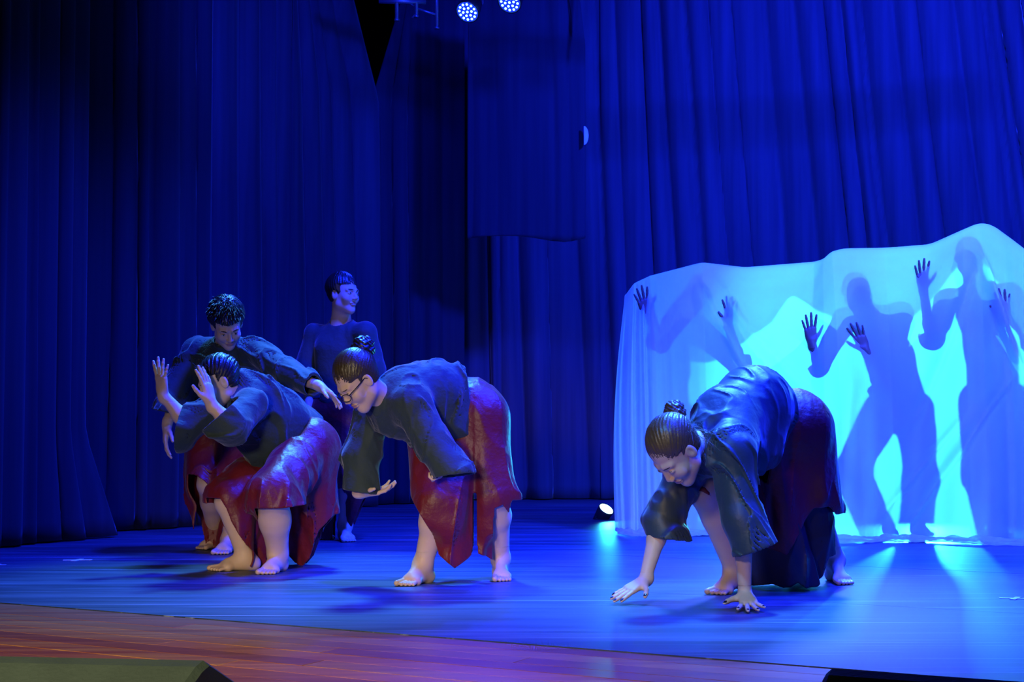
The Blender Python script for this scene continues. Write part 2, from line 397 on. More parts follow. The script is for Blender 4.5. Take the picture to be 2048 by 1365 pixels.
def make_head(c, fwd, up, s=1.0, neck=None, nr=.056, eyes=True, fem=False):
    R = frame_axes(fwd, up)
    def L(x, y, z): return np.array(c) + R @ (np.array([x, y, z])*s)
    k = s; pr = []; pt = []
    pr.append(ell(L(0, -.016, .034), (.074*k, .094*k, .086*k), R, .02))
    pr.append(ell(L(0, .026, -.030), (.057*k, .062*k, .078*k), R, .03))
    pr.append(cone(L(-.040, .005, -.070), L(0, .058, -.100), .020*k, .020*k, .03)); pr.append(cone(L(.040, .005, -.070), L(0, .058, -.100), .020*k, .020*k, .03))
    for sx in (-1, 1):
        pr.append(ell(L(sx*.035, .060, -.030), (.024*k, .022*k, .024*k), R, .025))
        if not fem: pr.append(cone(L(sx*.014, .084, .020), L(sx*.042, .070, .018), .010*k, .009*k, .014))
        else: pr.append(cone(L(sx*.014, .080, .022), L(sx*.040, .068, .020), .009*k, .008*k, .02))
        pr.append(ell(L(sx*.031, .098, .000), (.017*k, .014*k, .011*k), R, .012, 's'))
        pr.append(ell(L(sx*.031, .0765, -.001), (.0135*k, .0125*k, .0105*k), R, .002))
        # ear
        pr.append(ell(L(sx*.074, -.006, -.008), (.007*k, .019*k, .031*k), R @ np.array([[math.cos(sx*.35), -math.sin(sx*.35), 0], [math.sin(sx*.35), math.cos(sx*.35), 0], [0, 0, 1]]), .006))
        pr.append(ell(L(sx*.082, .000, -.004), (.006*k, .010*k, .017*k), R, .004, 's'))
    pr.append(cone(L(0, .084, .008), L(0, .100 if fem else .104, -.028), .0075*k, (.0095 if fem else .0115)*k, .010))
    for sx in (-1, 1): pr.append(ell(L(sx*.011, .096, -.034), (.008*k, .010*k, .008*k), R, .006))
    pr.append(ell(L(0, .082, -.060), (.025*k, .012*k, .0065*k), R, .006)); pr.append(ell(L(0, .082, -.070), (.021*k, .012*k, .007*k), R, .004))
    pr.append(ell(L(0, .098, -.0650), (.022*k, .008*k, .0016*k), R, .002, 's'))
    if neck is not None:
        pr.append(cone(L(0, -.022, -.045), neck, nr, nr*1.12, .035))
    pt.append((L(0, .092, -.064), (.023*k, .014*k, .011*k), R, 1))
    for sx in (-1, 1):
        if eyes:
            pt.append((L(sx*.031, .090, -.0015), (.0125*k, .008*k, .0050*k), R, 2)); pt.append((L(sx*.031, .091, -.001), (.0052*k, .007*k, .0052*k), R, 3))
        pt.append((L(sx*.031, .092, .0045), (.0150*k, .012*k, .0014*k), R, 4))
        pt.append((L(sx*.031, .088, .021), (.017*k, .016*k, (.0026 if fem else .0040)*k), R, 4))
    return pr, pt, R, L

BODY_MATS = ['skin', 'lip', 'eye', 'iris', 'brow', 'nail', 'toenail']
def body_mesh(prims, paint, islands, parent, h=.008, hi=.003, mats=None):
    lo, hib = bounds(prims)
    Vs, Fs = [], []; off = 0
    boxes = [(np.array(a), np.array(b)) for a, b in islands]
    def cut(A, ax, bxs, sh):
        for a, b in bxs:
            d = np.maximum(np.maximum(np.maximum(a[0]+sh-ax[0], ax[0]-b[0]+sh)[:, None, None], np.maximum(a[1]+sh-ax[1], ax[1]-b[1]+sh)[None, :, None]), np.maximum(a[2]+sh-ax[2], ax[2]-b[2]+sh)[None, None, :])
            A = np.maximum(A, -d)
        return A
    A, ax = field(prims, lo, hib, h); A = cut(A, ax, boxes, h*.9)
    v, f = nets(A, ax, h); Vs.append(v); Fs.append(f); off = len(v)
    for i, (a, b) in enumerate(boxes):
        A, ax = field(prims, a, b, hi); A = cut(A, ax, boxes[:i], hi*1.5)
        v, f = nets(A, ax, hi); Vs.append(v); Fs.append(f + off); off += len(v)
    v = np.concatenate(Vs); f = np.concatenate(Fs)
    cen = v[f].mean(axis=1); mi = np.zeros(len(f), np.int32)
    for c, r, R, idx in paint:
        rm = max(r); near = np.nonzero((np.abs(cen - c) < rm*1.2).all(axis=1))[0]
        if len(near) == 0: continue
        q = (cen[near] - c) @ np.array(R); ok = ((q/np.array(r))**2).sum(axis=1) < 1
        mi[near[ok]] = idx
    return part('body', v, f, [M[m] for m in (mats or BODY_MATS)], parent, mi)
def isle(pts, mg): pts = np.array(pts); return (pts.min(axis=0) - mg, pts.max(axis=0) + mg)

def trunk(J, b=1.0):
    """torso, limbs; J holds joint points; b = build"""
    pr = []
    lat = unit(J['hipR'] - J['hipL'])
    sh = unit(J['shR'] - J['shL'])
    c = b; b = b*.88
    pr.append(cone(J['hipL'], J['hipR'], .098*b, .098*b, .06)); pr.append(cone(J['pelvis'] - lat*.03, J['waist'] - lat*.02, .105*b, .098*b, .06)); pr.append(cone(J['pelvis'] + lat*.03, J['waist'] + lat*.02, .105*b, .098*b, .06))
    pr.append(cone(J['waist'] - lat*.03, J['chest'] - sh*.055, .092*b, .098*b, .06)); pr.append(cone(J['waist'] + lat*.03, J['chest'] + sh*.055, .092*b, .098*b, .06))
    pr.append(cone(J['shL'], J['shR'], .052*b, .052*b, .06)); pr.append(cone(J['chest'], J['neck'], .085*b, .050, .06))
    b = c
    for s in 'LR':
        pr.append(cone(J['sh'+s], J['el'+s], .046*b, .038*b, .03))
        m = J['el'+s]*.72 + J['wr'+s]*.28
        pr.append(cone(J['el'+s], m, .037*b, .039*b, .02)); pr.append(cone(m, J['wr'+s], .038*b, .0245, .02))
        pr.append(cone(J['hip'+s], J['kn'+s], .080*b, .056*b, .05))
        d = unit(J['an'+s] - J['kn'+s]); bk = J.get('calf'+s, V(0, .02, 0))
        m = J['kn'+s]*.68 + J['an'+s]*.32 + bk*.6
        pr.append(cone(J['kn'+s], m, .052*b, .056*b, .03)); pr.append(cone(m, J['an'+s], .054*b, .036, .03))
        pr.append(cone(J['kn'+s], J['an'+s], .045*b, .034, .03))
    return pr
NOISE_T = np.random.RandomState(77).uniform(-1, 1, (32, 32, 32)).astype(np.float32)
def vnoise(x, y, z):
    """smooth value noise, period 32"""
    xi, yi, zi = np.floor(x).astype(int), np.floor(y).astype(int), np.floor(z).astype(int)
    fx, fy, fz = x - xi, y - yi, z - zi
    fx, fy, fz = [t*t*(3 - 2*t) for t in (fx, fy, fz)]
    r = 0
    for a in (0, 1):
        for b in (0, 1):
            for c in (0, 1):
                r = r + NOISE_T[(xi+a) & 31, (yi+b) & 31, (zi+c) & 31]*(fx if a else 1-fx)*(fy if b else 1-fy)*(fz if c else 1-fz)
    return r
def shell_part(name, prims, cuts, m, parent, h=.007, wall=.010, fold=None, lo=None, hi=None, hemcut=None):
    if lo is None: lo, hi = bounds(prims, .05)
    A, ax = field(prims, lo, hi, h)
    near = np.nonzero(np.abs(A) < .07)
    pts = [ax[i][near[i]].astype(np.float64) for i in range(3)]
    if fold is not None: A[near] += fold(*pts).astype(np.float32)
    A = np.maximum(A, -(A + wall))
    for p in cuts:
        mg = .02
        i0 = np.maximum(np.floor((p.lo - mg - lo)/h).astype(int), 0); i1 = np.minimum(np.ceil((p.hi + mg - lo)/h).astype(int) + 1, A.shape)
        if np.any(i1 <= i0): continue
        sl = tuple(slice(i0[i], i1[i]) for i in range(3))
        d = dist(p, ax[0][sl[0]][:, None, None], ax[1][sl[1]][None, :, None], ax[2][sl[2]][None, None, :]).astype(np.float32)
        A[sl] = np.maximum(A[sl], -d)
    if hemcut is not None: A[near] = np.maximum(A[near], np.clip(hemcut(*pts), -.05, .05).astype(np.float32))
    A = np.maximum(A, (.004 - ax[2])[None, None, :])
    v, f = nets(A, ax, h)
    return part(name, v, f, [m], parent)
def folds(amp, dirs, seed=0):
    """irregular creases: stretched ridged noise; dirs = list of (direction the creases run along, density 1/m, strength)"""
    Rs = []
    for k, (d, fr, w) in enumerate(dirs):
        d = unit(d); a = unit(np.cross(d, [.3, .2, .9] if abs(d[2]) < .8 else [1, .2, 0])); Rs.append((d, a, np.cross(d, a), fr, w, seed*5.3 + k*7.7))
    def fn(X, Y, Z):
        s = 0
        wx = .03*vnoise(X*6 + 3, Y*6, Z*6); wy = .03*vnoise(X*6, Y*6 + 5, Z*6 + 9); wz = .03*vnoise(X*6 + 8, Y*6 + 1, Z*6 + 2)
        X, Y, Z = X + wx, Y + wy, Z + wz
        for d, a, c, fr, w, o in Rs:
            u = X*d[0] + Y*d[1] + Z*d[2]; p = X*a[0] + Y*a[1] + Z*a[2]; q = X*c[0] + Y*c[1] + Z*c[2]
            n = vnoise(u*fr*.28 + o, p*fr + o, q*fr); r = (1 - np.abs(n)*3.4); r = np.clip(r, 0, 1)**1.2
            msk = np.clip(.55 + vnoise(X*4 + o, Y*4, Z*4)*1.1, 0, 1)
            s = s + w*r*msk
        return -amp*s + amp*.06
    return fn
def draped(c, n, amp, top, seed=0, crease=.005, tilt=0.0):
    """vertical folds of a skirt: ripples round the centre c that grow from z = top downwards"""
    f0 = folds(crease, [(V(.25, .1, -1), 9, 1)], seed)
    o = seed*3.7
    def fn(X, Y, Z):
        dn = np.clip((top - Z)/.30, .22, 1.15); k = n*1.05
        xx = X - c[0] + tilt*(top - Z) + .03*vnoise(X*3, Y*3, Z*3 + o); yy = Y - c[1] + .03*vnoise(X*3 + 7, Y*3, Z*3)
        q = vnoise(xx*k + o, yy*k, Z*1.3)
        return -amp*dn*(1.7*(1 - np.sqrt(np.abs(q) + .004)*1.6) + .9*vnoise(xx*k*2.1, yy*k*2.1 + o, Z*2)) + f0(X, Y, Z)
    return fn
def hem_px(keys, Y0):
    """hem height as a function of the sideways position, read at depth Y0"""
    xs = [P(a, y, Y0)[0] for a, y in keys]; zs = [P(a, y, Y0)[2] for a, y in keys]
    return lambda X: np.interp(X, xs, zs)
def drop(a, px, py, Y, r0, r1, k=.05):
    b = P(px, py, Y); b[2] = max(b[2], .02); return cone(a, b, r0, r1, k)

def catmull(P4, t):
    a, b, c, d = P4; return .5*((2*b) + (c - a)*t + (2*a - 5*b + 4*c - d)*t*t + (3*b - a - 3*c + d)*t**3)
def loft(name, rings, hem, m, parent, nt=150, nv=56, fold=(.10, 13, 1.0), wall=.004, seed=1, slit=None, wob=1.0):
    """hanging cloth: rings = [(centre, A, B)], hem(theta 0..1) = how far down that strip reaches (0..1)"""
    rs = np.random.RandomState(seed); ph = rs.rand(4)*6.28
    rings = [tuple(np.array(x, float) for x in r) for r in rings]; n = len(rings) - 1
    def at(v):
        q = min(max(v, 0), 1)*n; i = min(int(q), n-1); t = q - i
        return [catmull([rings[max(i-1, 0)][k], rings[i][k], rings[i+1][k], rings[min(i+2, n)][k]], t) for k in range(3)]
    verts = np.zeros((nv+1, nt, 3)); th = np.arange(nt)/nt
    fa, fn_, _ = fold
    hv = np.array([hem(t) for t in th])
    table = [at(v) for v in np.linspace(0, 1, 101)]
    TC = np.array([[x[0], x[1], x[2]] for x in table])
    for j in range(nv+1):
        v = hv*j/nv; q = np.clip(v*100, 0, 100); i = np.minimum(q.astype(int), 99); t = (q - i)[:, None, None]
        T = TC[i]*(1-t) + TC[i+1]*t
        a = th*2*PI; warp = a + .12*np.sin(3*a + ph[0] + 2*v) + .08*np.sin(5*a + ph[1] - 3*v)
        w1 = np.sin(fn_*warp + ph[2] + 1.3*v*np.sin(2*a)); w2 = np.sin(fn_*1.7*warp + ph[3])
        g = 1 + fa*np.clip(v*1.5, .10, 1)*(w1*.75 + .35*w2) + wob*.015*np.sin(7*v*3 + 4*a)
        verts[j] = T[:, 0] + (np.cos(a)*g)[:, None]*T[:, 1] + (np.sin(a)*g)[:, None]*T[:, 2]
        verts[j][:, 2] = np.maximum(verts[j][:, 2], .006 + .004*np.sin(40*th))
    vs_ = verts.reshape(-1, 3); I = np.arange(nt); J = (I+1) % nt; F = []
    for j in range(nv):
        keep = np.ones(nt, bool)
        if slit is not None:
            for (a0, a1, v0) in slit: keep &= ~((th >= a0) & (th < a1) & (j/nv >= v0))
        F.append(np.stack([j*nt + I, j*nt + J, (j+1)*nt + J, (j+1)*nt + I], 1)[keep])
    o = part(name, vs_, np.concatenate(F), [m], parent)
    md = o.modifiers.new('cloth_thickness', 'SOLIDIFY'); md.thickness = wall; md.offset = 0
    return o
def keyed(keys):
    """periodic piecewise-linear function over theta 0..1"""
    xs = [k[0] for k in keys]; ys = [k[1] for k in keys]
    xs = [xs[-1]-1] + xs + [xs[0]+1]; ys = [ys[-1]] + ys + [ys[0]]
    return lambda t: float(np.interp(t, xs, ys))
def ring(c, ax_, ay, yaw=0.0, n=None):
    """ellipse round c: horizontal, or tilted so that its plane has normal n"""
    a = V(math.cos(yaw), math.sin(yaw), 0); b = V(-math.sin(yaw), math.cos(yaw), 0)
    if n is not None:
        n = unit(n); a = unit(a - n*np.dot(a, n)); b = np.cross(n, a)
        if n[2] < 0: b = -b
    return (np.array(c), a*ax_, b*ay)

def hair_cap(name, c, R, s, m, parent, bun=None, cutz=.0, face=.048, amp=.0016, freq=46, grow=.012, spikes=None, h=.0035, back=-.05, extra=(), taper=(-.02, .75)):
    """hair as a thick cap over the skull, combed towards the bun (or crown)"""
    def L(x, y, z): return np.array(c) + R @ (np.array([x, y, z])*s)
    pr = [ell(L(0, -.020, .038), ((.074+grow)*s, (.094+grow)*s, (.086+grow)*s), R, .02), ell(L(0, -.045, -.02), ((.066+grow*.6)*s, .052*s, .060*s), R, .03)] + [e(L) for e in extra]
    pole = bun if bun is not None else L(0, -.03, .13)
    lo, hi = bounds(pr, .03); A, ax = field(pr, lo, hi, h)
    X = ax[0][:, None, None] - c[0]; Y = ax[1][None, :, None] - c[1]; Z = ax[2][None, None, :] - c[2]
    u = [(X*R[0, i] + Y*R[1, i] + Z*R[2, i])/s for i in range(3)]
    d = unit(pole - np.array(c)); a1 = unit(np.cross(d, R[:, 1] if abs(np.dot(d, R[:, 1])) < .9 else R[:, 0])); a2 = np.cross(d, a1)
    az = np.arctan2(X*a2[0] + Y*a2[1] + Z*a2[2], X*a1[0] + Y*a1[1] + Z*a1[2])
    el = X*d[0] + Y*d[1] + Z*d[2]
    A = A + amp*.6*np.sin(freq*az + 2.5*np.sin(30*el)) + amp*.6*np.sin(freq*2.3*az + 1 + 3*np.sin(25*el)) + amp*1.2*vnoise(az*freq*.25 + 20, el*30 + 10, 0*X + 3.3)
    A = A + np.clip((u[1] - taper[0])/.08, 0, 1)*grow*taper[1]*s + np.clip((.03 - u[2])/.06, 0, 1)*grow*taper[1]*.6*s
    # hairline: the face and the ears stay clear
    face_cut = np.minimum(u[1] - (face - .10*np.clip(np.abs(u[0]) - .035, 0, .05)/.05*.55), (cutz + .042) - u[2] + 0*u[1])
    A = np.maximum(A, face_cut*s*.9)
    ear = np.sqrt(((np.abs(u[0]) - .080)/.022)**2 + ((u[1] + .004)/.021)**2 + ((u[2] + .014)/.032)**2) - 1
    A = np.maximum(A, -ear*.02*s)
    nape = np.maximum((back - u[2]), -1)
    A = np.maximum(A, nape*s)
    inner = np.sqrt((u[0]/.072)**2 + ((u[1] + .016)/.092)**2 + ((u[2] - .034)/.084)**2) - 1
    A = np.maximum(A, -inner*.07*s)
    v, f = nets(A.astype(np.float32), ax, h)
    return part(name, v, f, [m], parent)
def bun_part(c, d, r, m, parent, band=None, seed=1, h=.003):
    """coiled bun: torus-like rolls round an axis d"""
    d = unit(d); a1 = unit(np.cross(d, [0, 1, .2])); a2 = np.cross(d, a1); rs = np.random.RandomState(seed); pr = []
    for turn in range(3):
        n = 14; R0 = r*(.62, .50, .25)[turn]; z0 = r*(-.15, .35, .62)[turn]; rr = r*(.46, .40, .34)[turn]
        pts = [c + d*(z0 + .12*r*math.sin(t*2*PI/n*2 + turn)) + R0*(math.cos(2*PI*t/n)*a1 + math.sin(2*PI*t/n)*a2) for t in range(n+1)]
        for i in range(n): pr.append(cone(pts[i], pts[i+1], rr*(1+.12*math.sin(i*2.1)), rr*(1+.12*math.sin(i*2.1+2.1)), .004))
    pr.append(cone(c - d*r*.9, c, r*.62, r*.7, .01))
    lo, hi = bounds(pr, .02); A, ax = field(pr, lo, hi, h)
    X = ax[0][:, None, None] - c[0]; Y = ax[1][None, :, None] - c[1]; Z = ax[2][None, None, :] - c[2]
    az = np.arctan2(X*a2[0] + Y*a2[1] + Z*a2[2], X*a1[0] + Y*a1[1] + Z*a1[2]); el = X*d[0] + Y*d[1] + Z*d[2]
    A = A + .0012*np.sin(9*az + 420*el + 40*X) + .0012*np.sin(260*el - 7*az)
    v, f = nets(A.astype(np.float32), ax, h); o = part('hair_bun', v, f, [m], parent)
    if band is not None:
        mb = MB(); n = 28
        for q in range(3):
            cc = c - d*r*(.75 + .16*q); pts = [cc + r*.70*(math.cos(2*PI*t/n)*a1 + math.sin(2*PI*t/n)*a2) for t in range(n+1)]
            mb.tube(pts, r*.12, 8, False)
        mb.build('hair_band', band, parent, True)
    return o
def strands(name, roots, m, parent, r=.0009):
    mb = MB()
    for pts in roots: mb.tube(pts, [r*(1 - .6*i/(len(pts)-1)) for i in range(len(pts))], 3, False)
    o = mb.build(name, m, parent, True); o['kind'] = 'stuff'; return o
# ------------------------------------------------------------------ the stage
SD = unit(V(2.98, -1.61, 0)); SN = V(-SD[1], SD[0], 0)   # along the stage front, into the stage
E0 = G(0, 1206); E0 = E0 - SD*3.0                          # edge between wooden apron and dance vinyl
def slab(name, pts, z0, z1, m, kind='structure'):
    n = len(pts); v = [(p[0], p[1], z1) for p in pts] + [(p[0], p[1], z0) for p in pts]
    f = [tuple(range(n)), tuple(range(2*n-1, n-1, -1))] + [(i, i+n, (i+1) % n + n, (i+1) % n) for i in range(n)]
    o = link(name, raw_mesh(name, v, f, [m], None, False)); o['kind'] = kind; return o
stage_base = slab('floor', [E0 - SN*2.3 - SD*3, E0 + SD*16 - SN*2.3, E0 + SD*16 + SN*15, E0 + SN*15 - SD*3], -.30, -.022, M['dark'])
# vinyl rolls laid side by side, parallel to the stage front
roll_w = 1.62
k = 0
for i in range(8):
    a = E0 + SN*(i*roll_w + .0025 - .0); b = a + SN*(roll_w - .005)
    nseg = 2
    o = slab('vinyl_sheet', [a - SD*2, a + SD*14, b + SD*14, b - SD*2], -.021, -.0002*(i % 2), M['vinyl'])
    o.parent = stage_base; del o['kind']
# apron boards
rw = .118; rs = np.random.RandomState(3)
board_cache = {}
for r in range(15):
    x = -3 - rs.rand()*2.0
    while x < 11:
        L = 2.2 + rs.rand()*1.6
        a = E0 - SN*(r*rw + .0015 + .004) + SD*x; b = a + SD*(L - .003); w = rw - .003
        q0, q1 = a, b; z = -.003 + rs.rand()*.0012
        v = []
        for (p, i0) in ((a, 0), (b, 1)):
            pass
        bv = .0015; d1 = -SN
        A0 = [a, b, b + d1*w, a + d1*w]; cen = sum(A0)/4
        top = [p + (cen - p)*0 for p in A0]
        ins = [a + SD*bv + d1*bv, b - SD*bv + d1*bv, b - SD*bv + d1*(w - bv), a + SD*bv + d1*(w - bv)]
        vv = [(p[0], p[1], z) for p in ins] + [(p[0], p[1], z - bv) for p in A0] + [(p[0], p[1], -.0215) for p in A0]
        ff = [(0, 1, 2, 3)] + [(i + 4, (i+1) % 4 + 4, (i+1) % 4, i) for i in range(4)] + [(i + 8, (i+1) % 4 + 8, (i+1) % 4 + 4, i + 4) for i in range(4)]
        ff = [tuple(reversed(f)) for f in ff]
        o = link('floor_board', raw_mesh('floor_board', vv, ff, [WOODS[rs.randint(5)]], None, False), stage_base)
        x += L
# room behind the drapes
def wall(name, a, b, h=6.2, t=.12):
    d = unit(b - a); n = V(-d[1], d[0], 0)
    return slab(name, [a, b, b + n*t, a + n*t], -.3, h, M['dark'])
K0 = E0 - SD*3 - SN*2.3
wall('wall_left', K0 + SN*17.3, K0 - SN*.0)
wall('wall_back', K0 + SD*19 + SN*17.4, K0 + SN*17.4)
slab('ceiling', [K0 + SN*2.5, K0 + SD*19 + SN*2.5, K0 + SD*19 + SN*17.4, K0 + SN*17.4], 6.2, 6.32, M['dark'])

def curtain(label, line, z0, z1, m, pleat=.16, depth=.07, seed=1, lean=0.0, group=None, sharp=1.0, botspread=1.0, hem_fn=None, name='stage_curtain', extra=None, topfn=None, rng=None):
    """pleated drape hung along a ground polyline; lean slides the folds sideways from bottom to top"""
    line = [np.array(p, float)*V(1, 1, 0) for p in line]
    seg = [np.linalg.norm(line[i+1] - line[i]) for i in range(len(line)-1)]; Lt = sum(seg)
    rs = np.random.RandomState(seed)
    nx = int(Lt/.014); nz = 46
    s = np.linspace(0, Lt, nx)
    # irregular pleats: monotone phase with random widths
    k = []; x = -2.0
    while x < Lt + 2.0: k.append((x, rs.uniform(.45, 1.6))); x += pleat*k[-1][1]
    kx = np.array([q[0] for q in k]); amps = rs.uniform(.35, 1.15, len(kx)); wander = rs.uniform(-1, 1, len(kx))
    cum = np.concatenate([[0], np.cumsum(seg)])
    def ground(t):
        t = np.clip(t, 0, Lt); i = np.clip(np.searchsorted(cum, t, side='right') - 1, 0, len(seg)-1)
        a = np.array(line)[i]; b = np.array(line)[i+1]; u = ((t - cum[i])/np.array(seg)[i])[:, None]
        d = (b - a)/np.array(seg)[i][:, None]; return a + (b - a)*u, np.stack([-d[:, 1], d[:, 0], 0*d[:, 0]], 1), d
    verts = np.zeros((nz+1, nx, 3))
    for j in range(nz+1):
        q = j/nz; z = z0 + (z1 - z0)*q
        ss = s + lean*(q)*(s/Lt)
        kk = kx + .05*wander*(np.sin(q*3 + wander*3)); kk = np.sort(kk)
        idx = np.clip(np.searchsorted(kk, ss) - 1, 0, len(kk)-2)
        u = np.clip((ss - kk[idx])/(kk[idx+1] - kk[idx] + 1e-6), 0, 1)
        am = amps[idx]
        prof = (np.sin(u*PI)**(.8*sharp))*am
        wide = .5*np.sin(ss*2.1 + seed) + .3*np.sin(ss*5.3 + 2*seed + q)
        dd = depth*(prof*(1.05 - .25*q) + wide*.35)
        p, n, d = ground(s)
        asym = (u - .5)*am*depth*.7*np.sin(idx*1.7)
        verts[j] = p - n*dd[:, None]*1.0 + d*asym[:, None]; verts[j][:, 2] = z
        if extra is not None: verts[j] += extra(s/Lt, q, n, d)
    if hem_fn is not None: verts[0][:, 2] += hem_fn(s/Lt)
    if topfn is not None: verts = topfn(verts, s/Lt)
    I = np.arange(nx-1); F = np.concatenate([np.stack([j*nx + I, j*nx + I + 1, (j+1)*nx + I + 1, (j+1)*nx + I], 1) for j in range(nz)])
    base = verts[0].mean(axis=0)
    o = link(name, raw_mesh(name, verts.reshape(-1, 3) - base*V(1, 1, 0), F, [m])); o.location = Vector(base*V(1, 1, 0))
    md = o.modifiers.new('thickness', 'SOLIDIFY'); md.thickness = .006; md.offset = 0
    return tag(o, label, 'curtain', group)
# ------------------------------------------------------------------ drapes
def gz(px, Y): return P(px, 850, Y)*V(1, 1, 0)
curtain('nearest black wing drape on the left with its lit corner trailing on the floor', [gz(-260, 7.9), gz(0, 8.9), gz(162, 9.75)], .012, 5.4, M['leg'], .19, .085, 3, name='stage_curtain',
        extra=lambda s, q, n, d: (d*((np.clip(s - .80, 0, 1)*.5*np.clip(.14 - q, 0, 1)/.14*1.3)[:, None]) - n*((np.clip(s-.75, 0, 1)*.7*np.clip(.12 - q, 0, 1)/.12)[:, None])))
curtain('black wing drape behind the nearest one, left of the dancers', [gz(120, 10.1), gz(300, 10.5), gz(408, 10.9)], .01, 5.4, M['leg'], .19, .06, 5)
curtain('blue-black side drape behind the two men, its top right corner pulled away', [gz(385, 11.5), gz(560, 12.6), gz(736, 13.5)], .01, 5.4, M['drape'], .30, .12, 16, lean=.25,
        extra=lambda s, q, n, d: -d*(np.clip(5.4*q - 3.66, 0, 3)*.37*np.clip(s*2.0 - 1.0, 0, 1))[:, None])
curtain('narrow dark drape between the side drape and the back drape', [gz(738, 13.7), gz(820, 13.9), gz(925, 14.1)], .01, 5.6, M['leg'], .22, .06, 21,
        extra=lambda s, q, n, d: d*(np.clip(5.6*q - 3.75, 0, 3)*.30*np.clip(1 - s*2, 0, 1))[:, None])
curtain('wide pleated blue-lit drape closing the back of the stage', [gz(885, 14.65), gz(1200, 14.75), gz(1700, 14.3), gz(2500, 13.4)], .01, 6.0, M['drape'], .22, .125, 9, lean=1.0)
# black cloth hung in front of the back drape
cv = curtain('black cloth hung over a flat shape high before the back drape', [gz(934, 13.2), gz(1050, 13.15), gz(1171, 13.2)], 2.36, 4.55, M['cover'], .34, .028, 31, name='hanging_cloth',
        hem_fn=lambda s: .035*np.sin(s*4.2+.4) + .05*np.clip((s-.82)/.18, 0, 1),
        extra=lambda s, q, n, d: -n*(.06*np.exp(-((s - .82 - (q-.6)*.35)/.02)**2)*(q > .72))[:, None]*.7 - d*(.05*np.clip((q-.80)/.2, 0, 1)*(s > .9))[:, None])
cv['category'] = 'cloth'
# half-round white plate at its right edge
c0 = P(1168, 271, 13.1); n = 14
out = [c0 + V(.040*math.sin(PI*i/n), 0, .083*math.cos(PI*i/n)) for i in range(n+1)]
vv = [tuple(p - c0) for p in out] + [tuple(p - c0 + V(0, .02, 0)) for p in out]
ff = [tuple(range(n+1)), tuple(range(2*n+1, n, -1))] + [(i, i+n+1, (i+1) % (n+1) + n+1, (i+1) % (n+1)) for i in range(n+1)]
o = link('edge_tag', raw_mesh('edge_tag', vv, ff, [M['plate']], None, False), cv); o.location = Vector(c0) - cv.location; o['label'] = 'half-round white tag'

# ------------------------------------------------------------------ truss and stage lamps
tr = empty('lighting_truss', P(815, -40, 12.2), 'end of an aluminium lighting truss hanging at the top of the view', 'truss')
def tp(px, py, Y=12.2): return P(px, py, Y)
for a, b, nm, r in [((758, 2), (852, 4), 'chord', .022), ((848, -14), (900, -14), 'chord', .022), ((758, 2, 12.6), (852, 4, 12.6), 'chord', .022)]:
    MB().tube([tp(*a), tp(*b)], r, 12).build(nm, M['metal'], tr, True)
for x, y1 in ((793, 42), (832, 35), (873, 58)):
    MB().tube([tp(x, -90), tp(x+1, y1)], .017, 12).tube([tp(x+1, y1-4), tp(x+1, y1)], .022, 12).build('upright', M['metal'], tr, True)
MB().tube([tp(836, 18), tp(873, 30)], .012, 8).build('brace', M['metal'], tr, True)
MB().tube([tp(810, 0), tp(828, 12)], .006, 8).build('brace', M['metal'], tr, True)
MB().tube([tp(836, 24), tp(824, 36)], .009, 8).build('brace', M['metal'], tr, True)
for x in (850, 775): MB().tube([tp(x, -60, 12.2), tp(x, -60, 12.6)], .012, 8).build('brace', M['metal'], tr, True)
def par_can(c, n, label, r=.095, led=M['led'], mount=True, group=None):
    n = unit(n); a = unit(np.cross(n, [0, 0, 1.])); b = np.cross(n, a)
    root = empty('stage_lamp', c, label, 'lamp', group)
    MB().tube([c - n*.16, c - n*.13, c - n*.03, c, c + n*.012], [r*.5, r*.8, r, r*1.04, r*1.04], 32).build('housing', M['can'], root, True)
    mb = MB(); k = 32
    mb.tube([c + n*.013 + r*1.0*(math.cos(2*PI*t/k)*a + math.sin(2*PI*t/k)*b) for t in range(k+1)], r*.07, 8, False); mb.build('rim', M['can'], root, True)
    MB().tube([c + n*.0125, c + n*.0150], r*.93, 32).build('lens', M['lens'] if led is M['led'] else M['led_cyan'], root)
    if led is M['led']:
        pts = [(0, 0)] + [(.42*math.cos(t*PI/3), .42*math.sin(t*PI/3)) for t in range(6)] + [(.78*math.cos(t*PI/6+.26), .78*math.sin(t*PI/6+.26)) for t in range(12)]
        for (u, w) in pts:
            p = c + n*.017 + r*.93*(u*a + w*b); MB().tube([p - n*.002, p + n*.002, p + n*.006], [r*.105, r*.10, r*.05], 10).build('led', led, root, True)
    if mount:
        y = [c - n*.08 + a*r*1.12, c - n*.08 + a*r*1.15 + V(0, 0, .14), c - n*.08 - a*r*1.15 + V(0, 0, .14), c - n*.08 - a*r*1.12]
        MB().tube(y, .007, 8).build('yoke', M['can'], root)
        t = (y[1] + y[2])/2; MB().tube([t, t + V(0, 0, .10)], .02, 10).tube([t + V(0, 0, .09) - a*.03, t + V(0, 0, .09) + a*.03], .018, 10).build('clamp', M['can'], root)
    return root
n1 = V(-.30, -.66, -.70); c1 = P(936, 22, 12.0); c2 = P(1020, 3, 11.9)
par_can(c1, n1, 'lit blue LED stage lamp hanging nearer the truss, fully in view')
par_can(c2, n1, 'lit blue LED stage lamp to the right of the other, half out of view')
lamp('stage_lamp_beam', 'SPOT', c1 + n1*.05, c1 + n1*4 + V(.3, 0, 0), BLUE, 420, .06, 70, .7)
lamp('stage_lamp_beam', 'SPOT', c2 + n1*.05, c2 + n1*4 + V(1.4, 0, 0), BLUE, 420, .06, 70, .7)
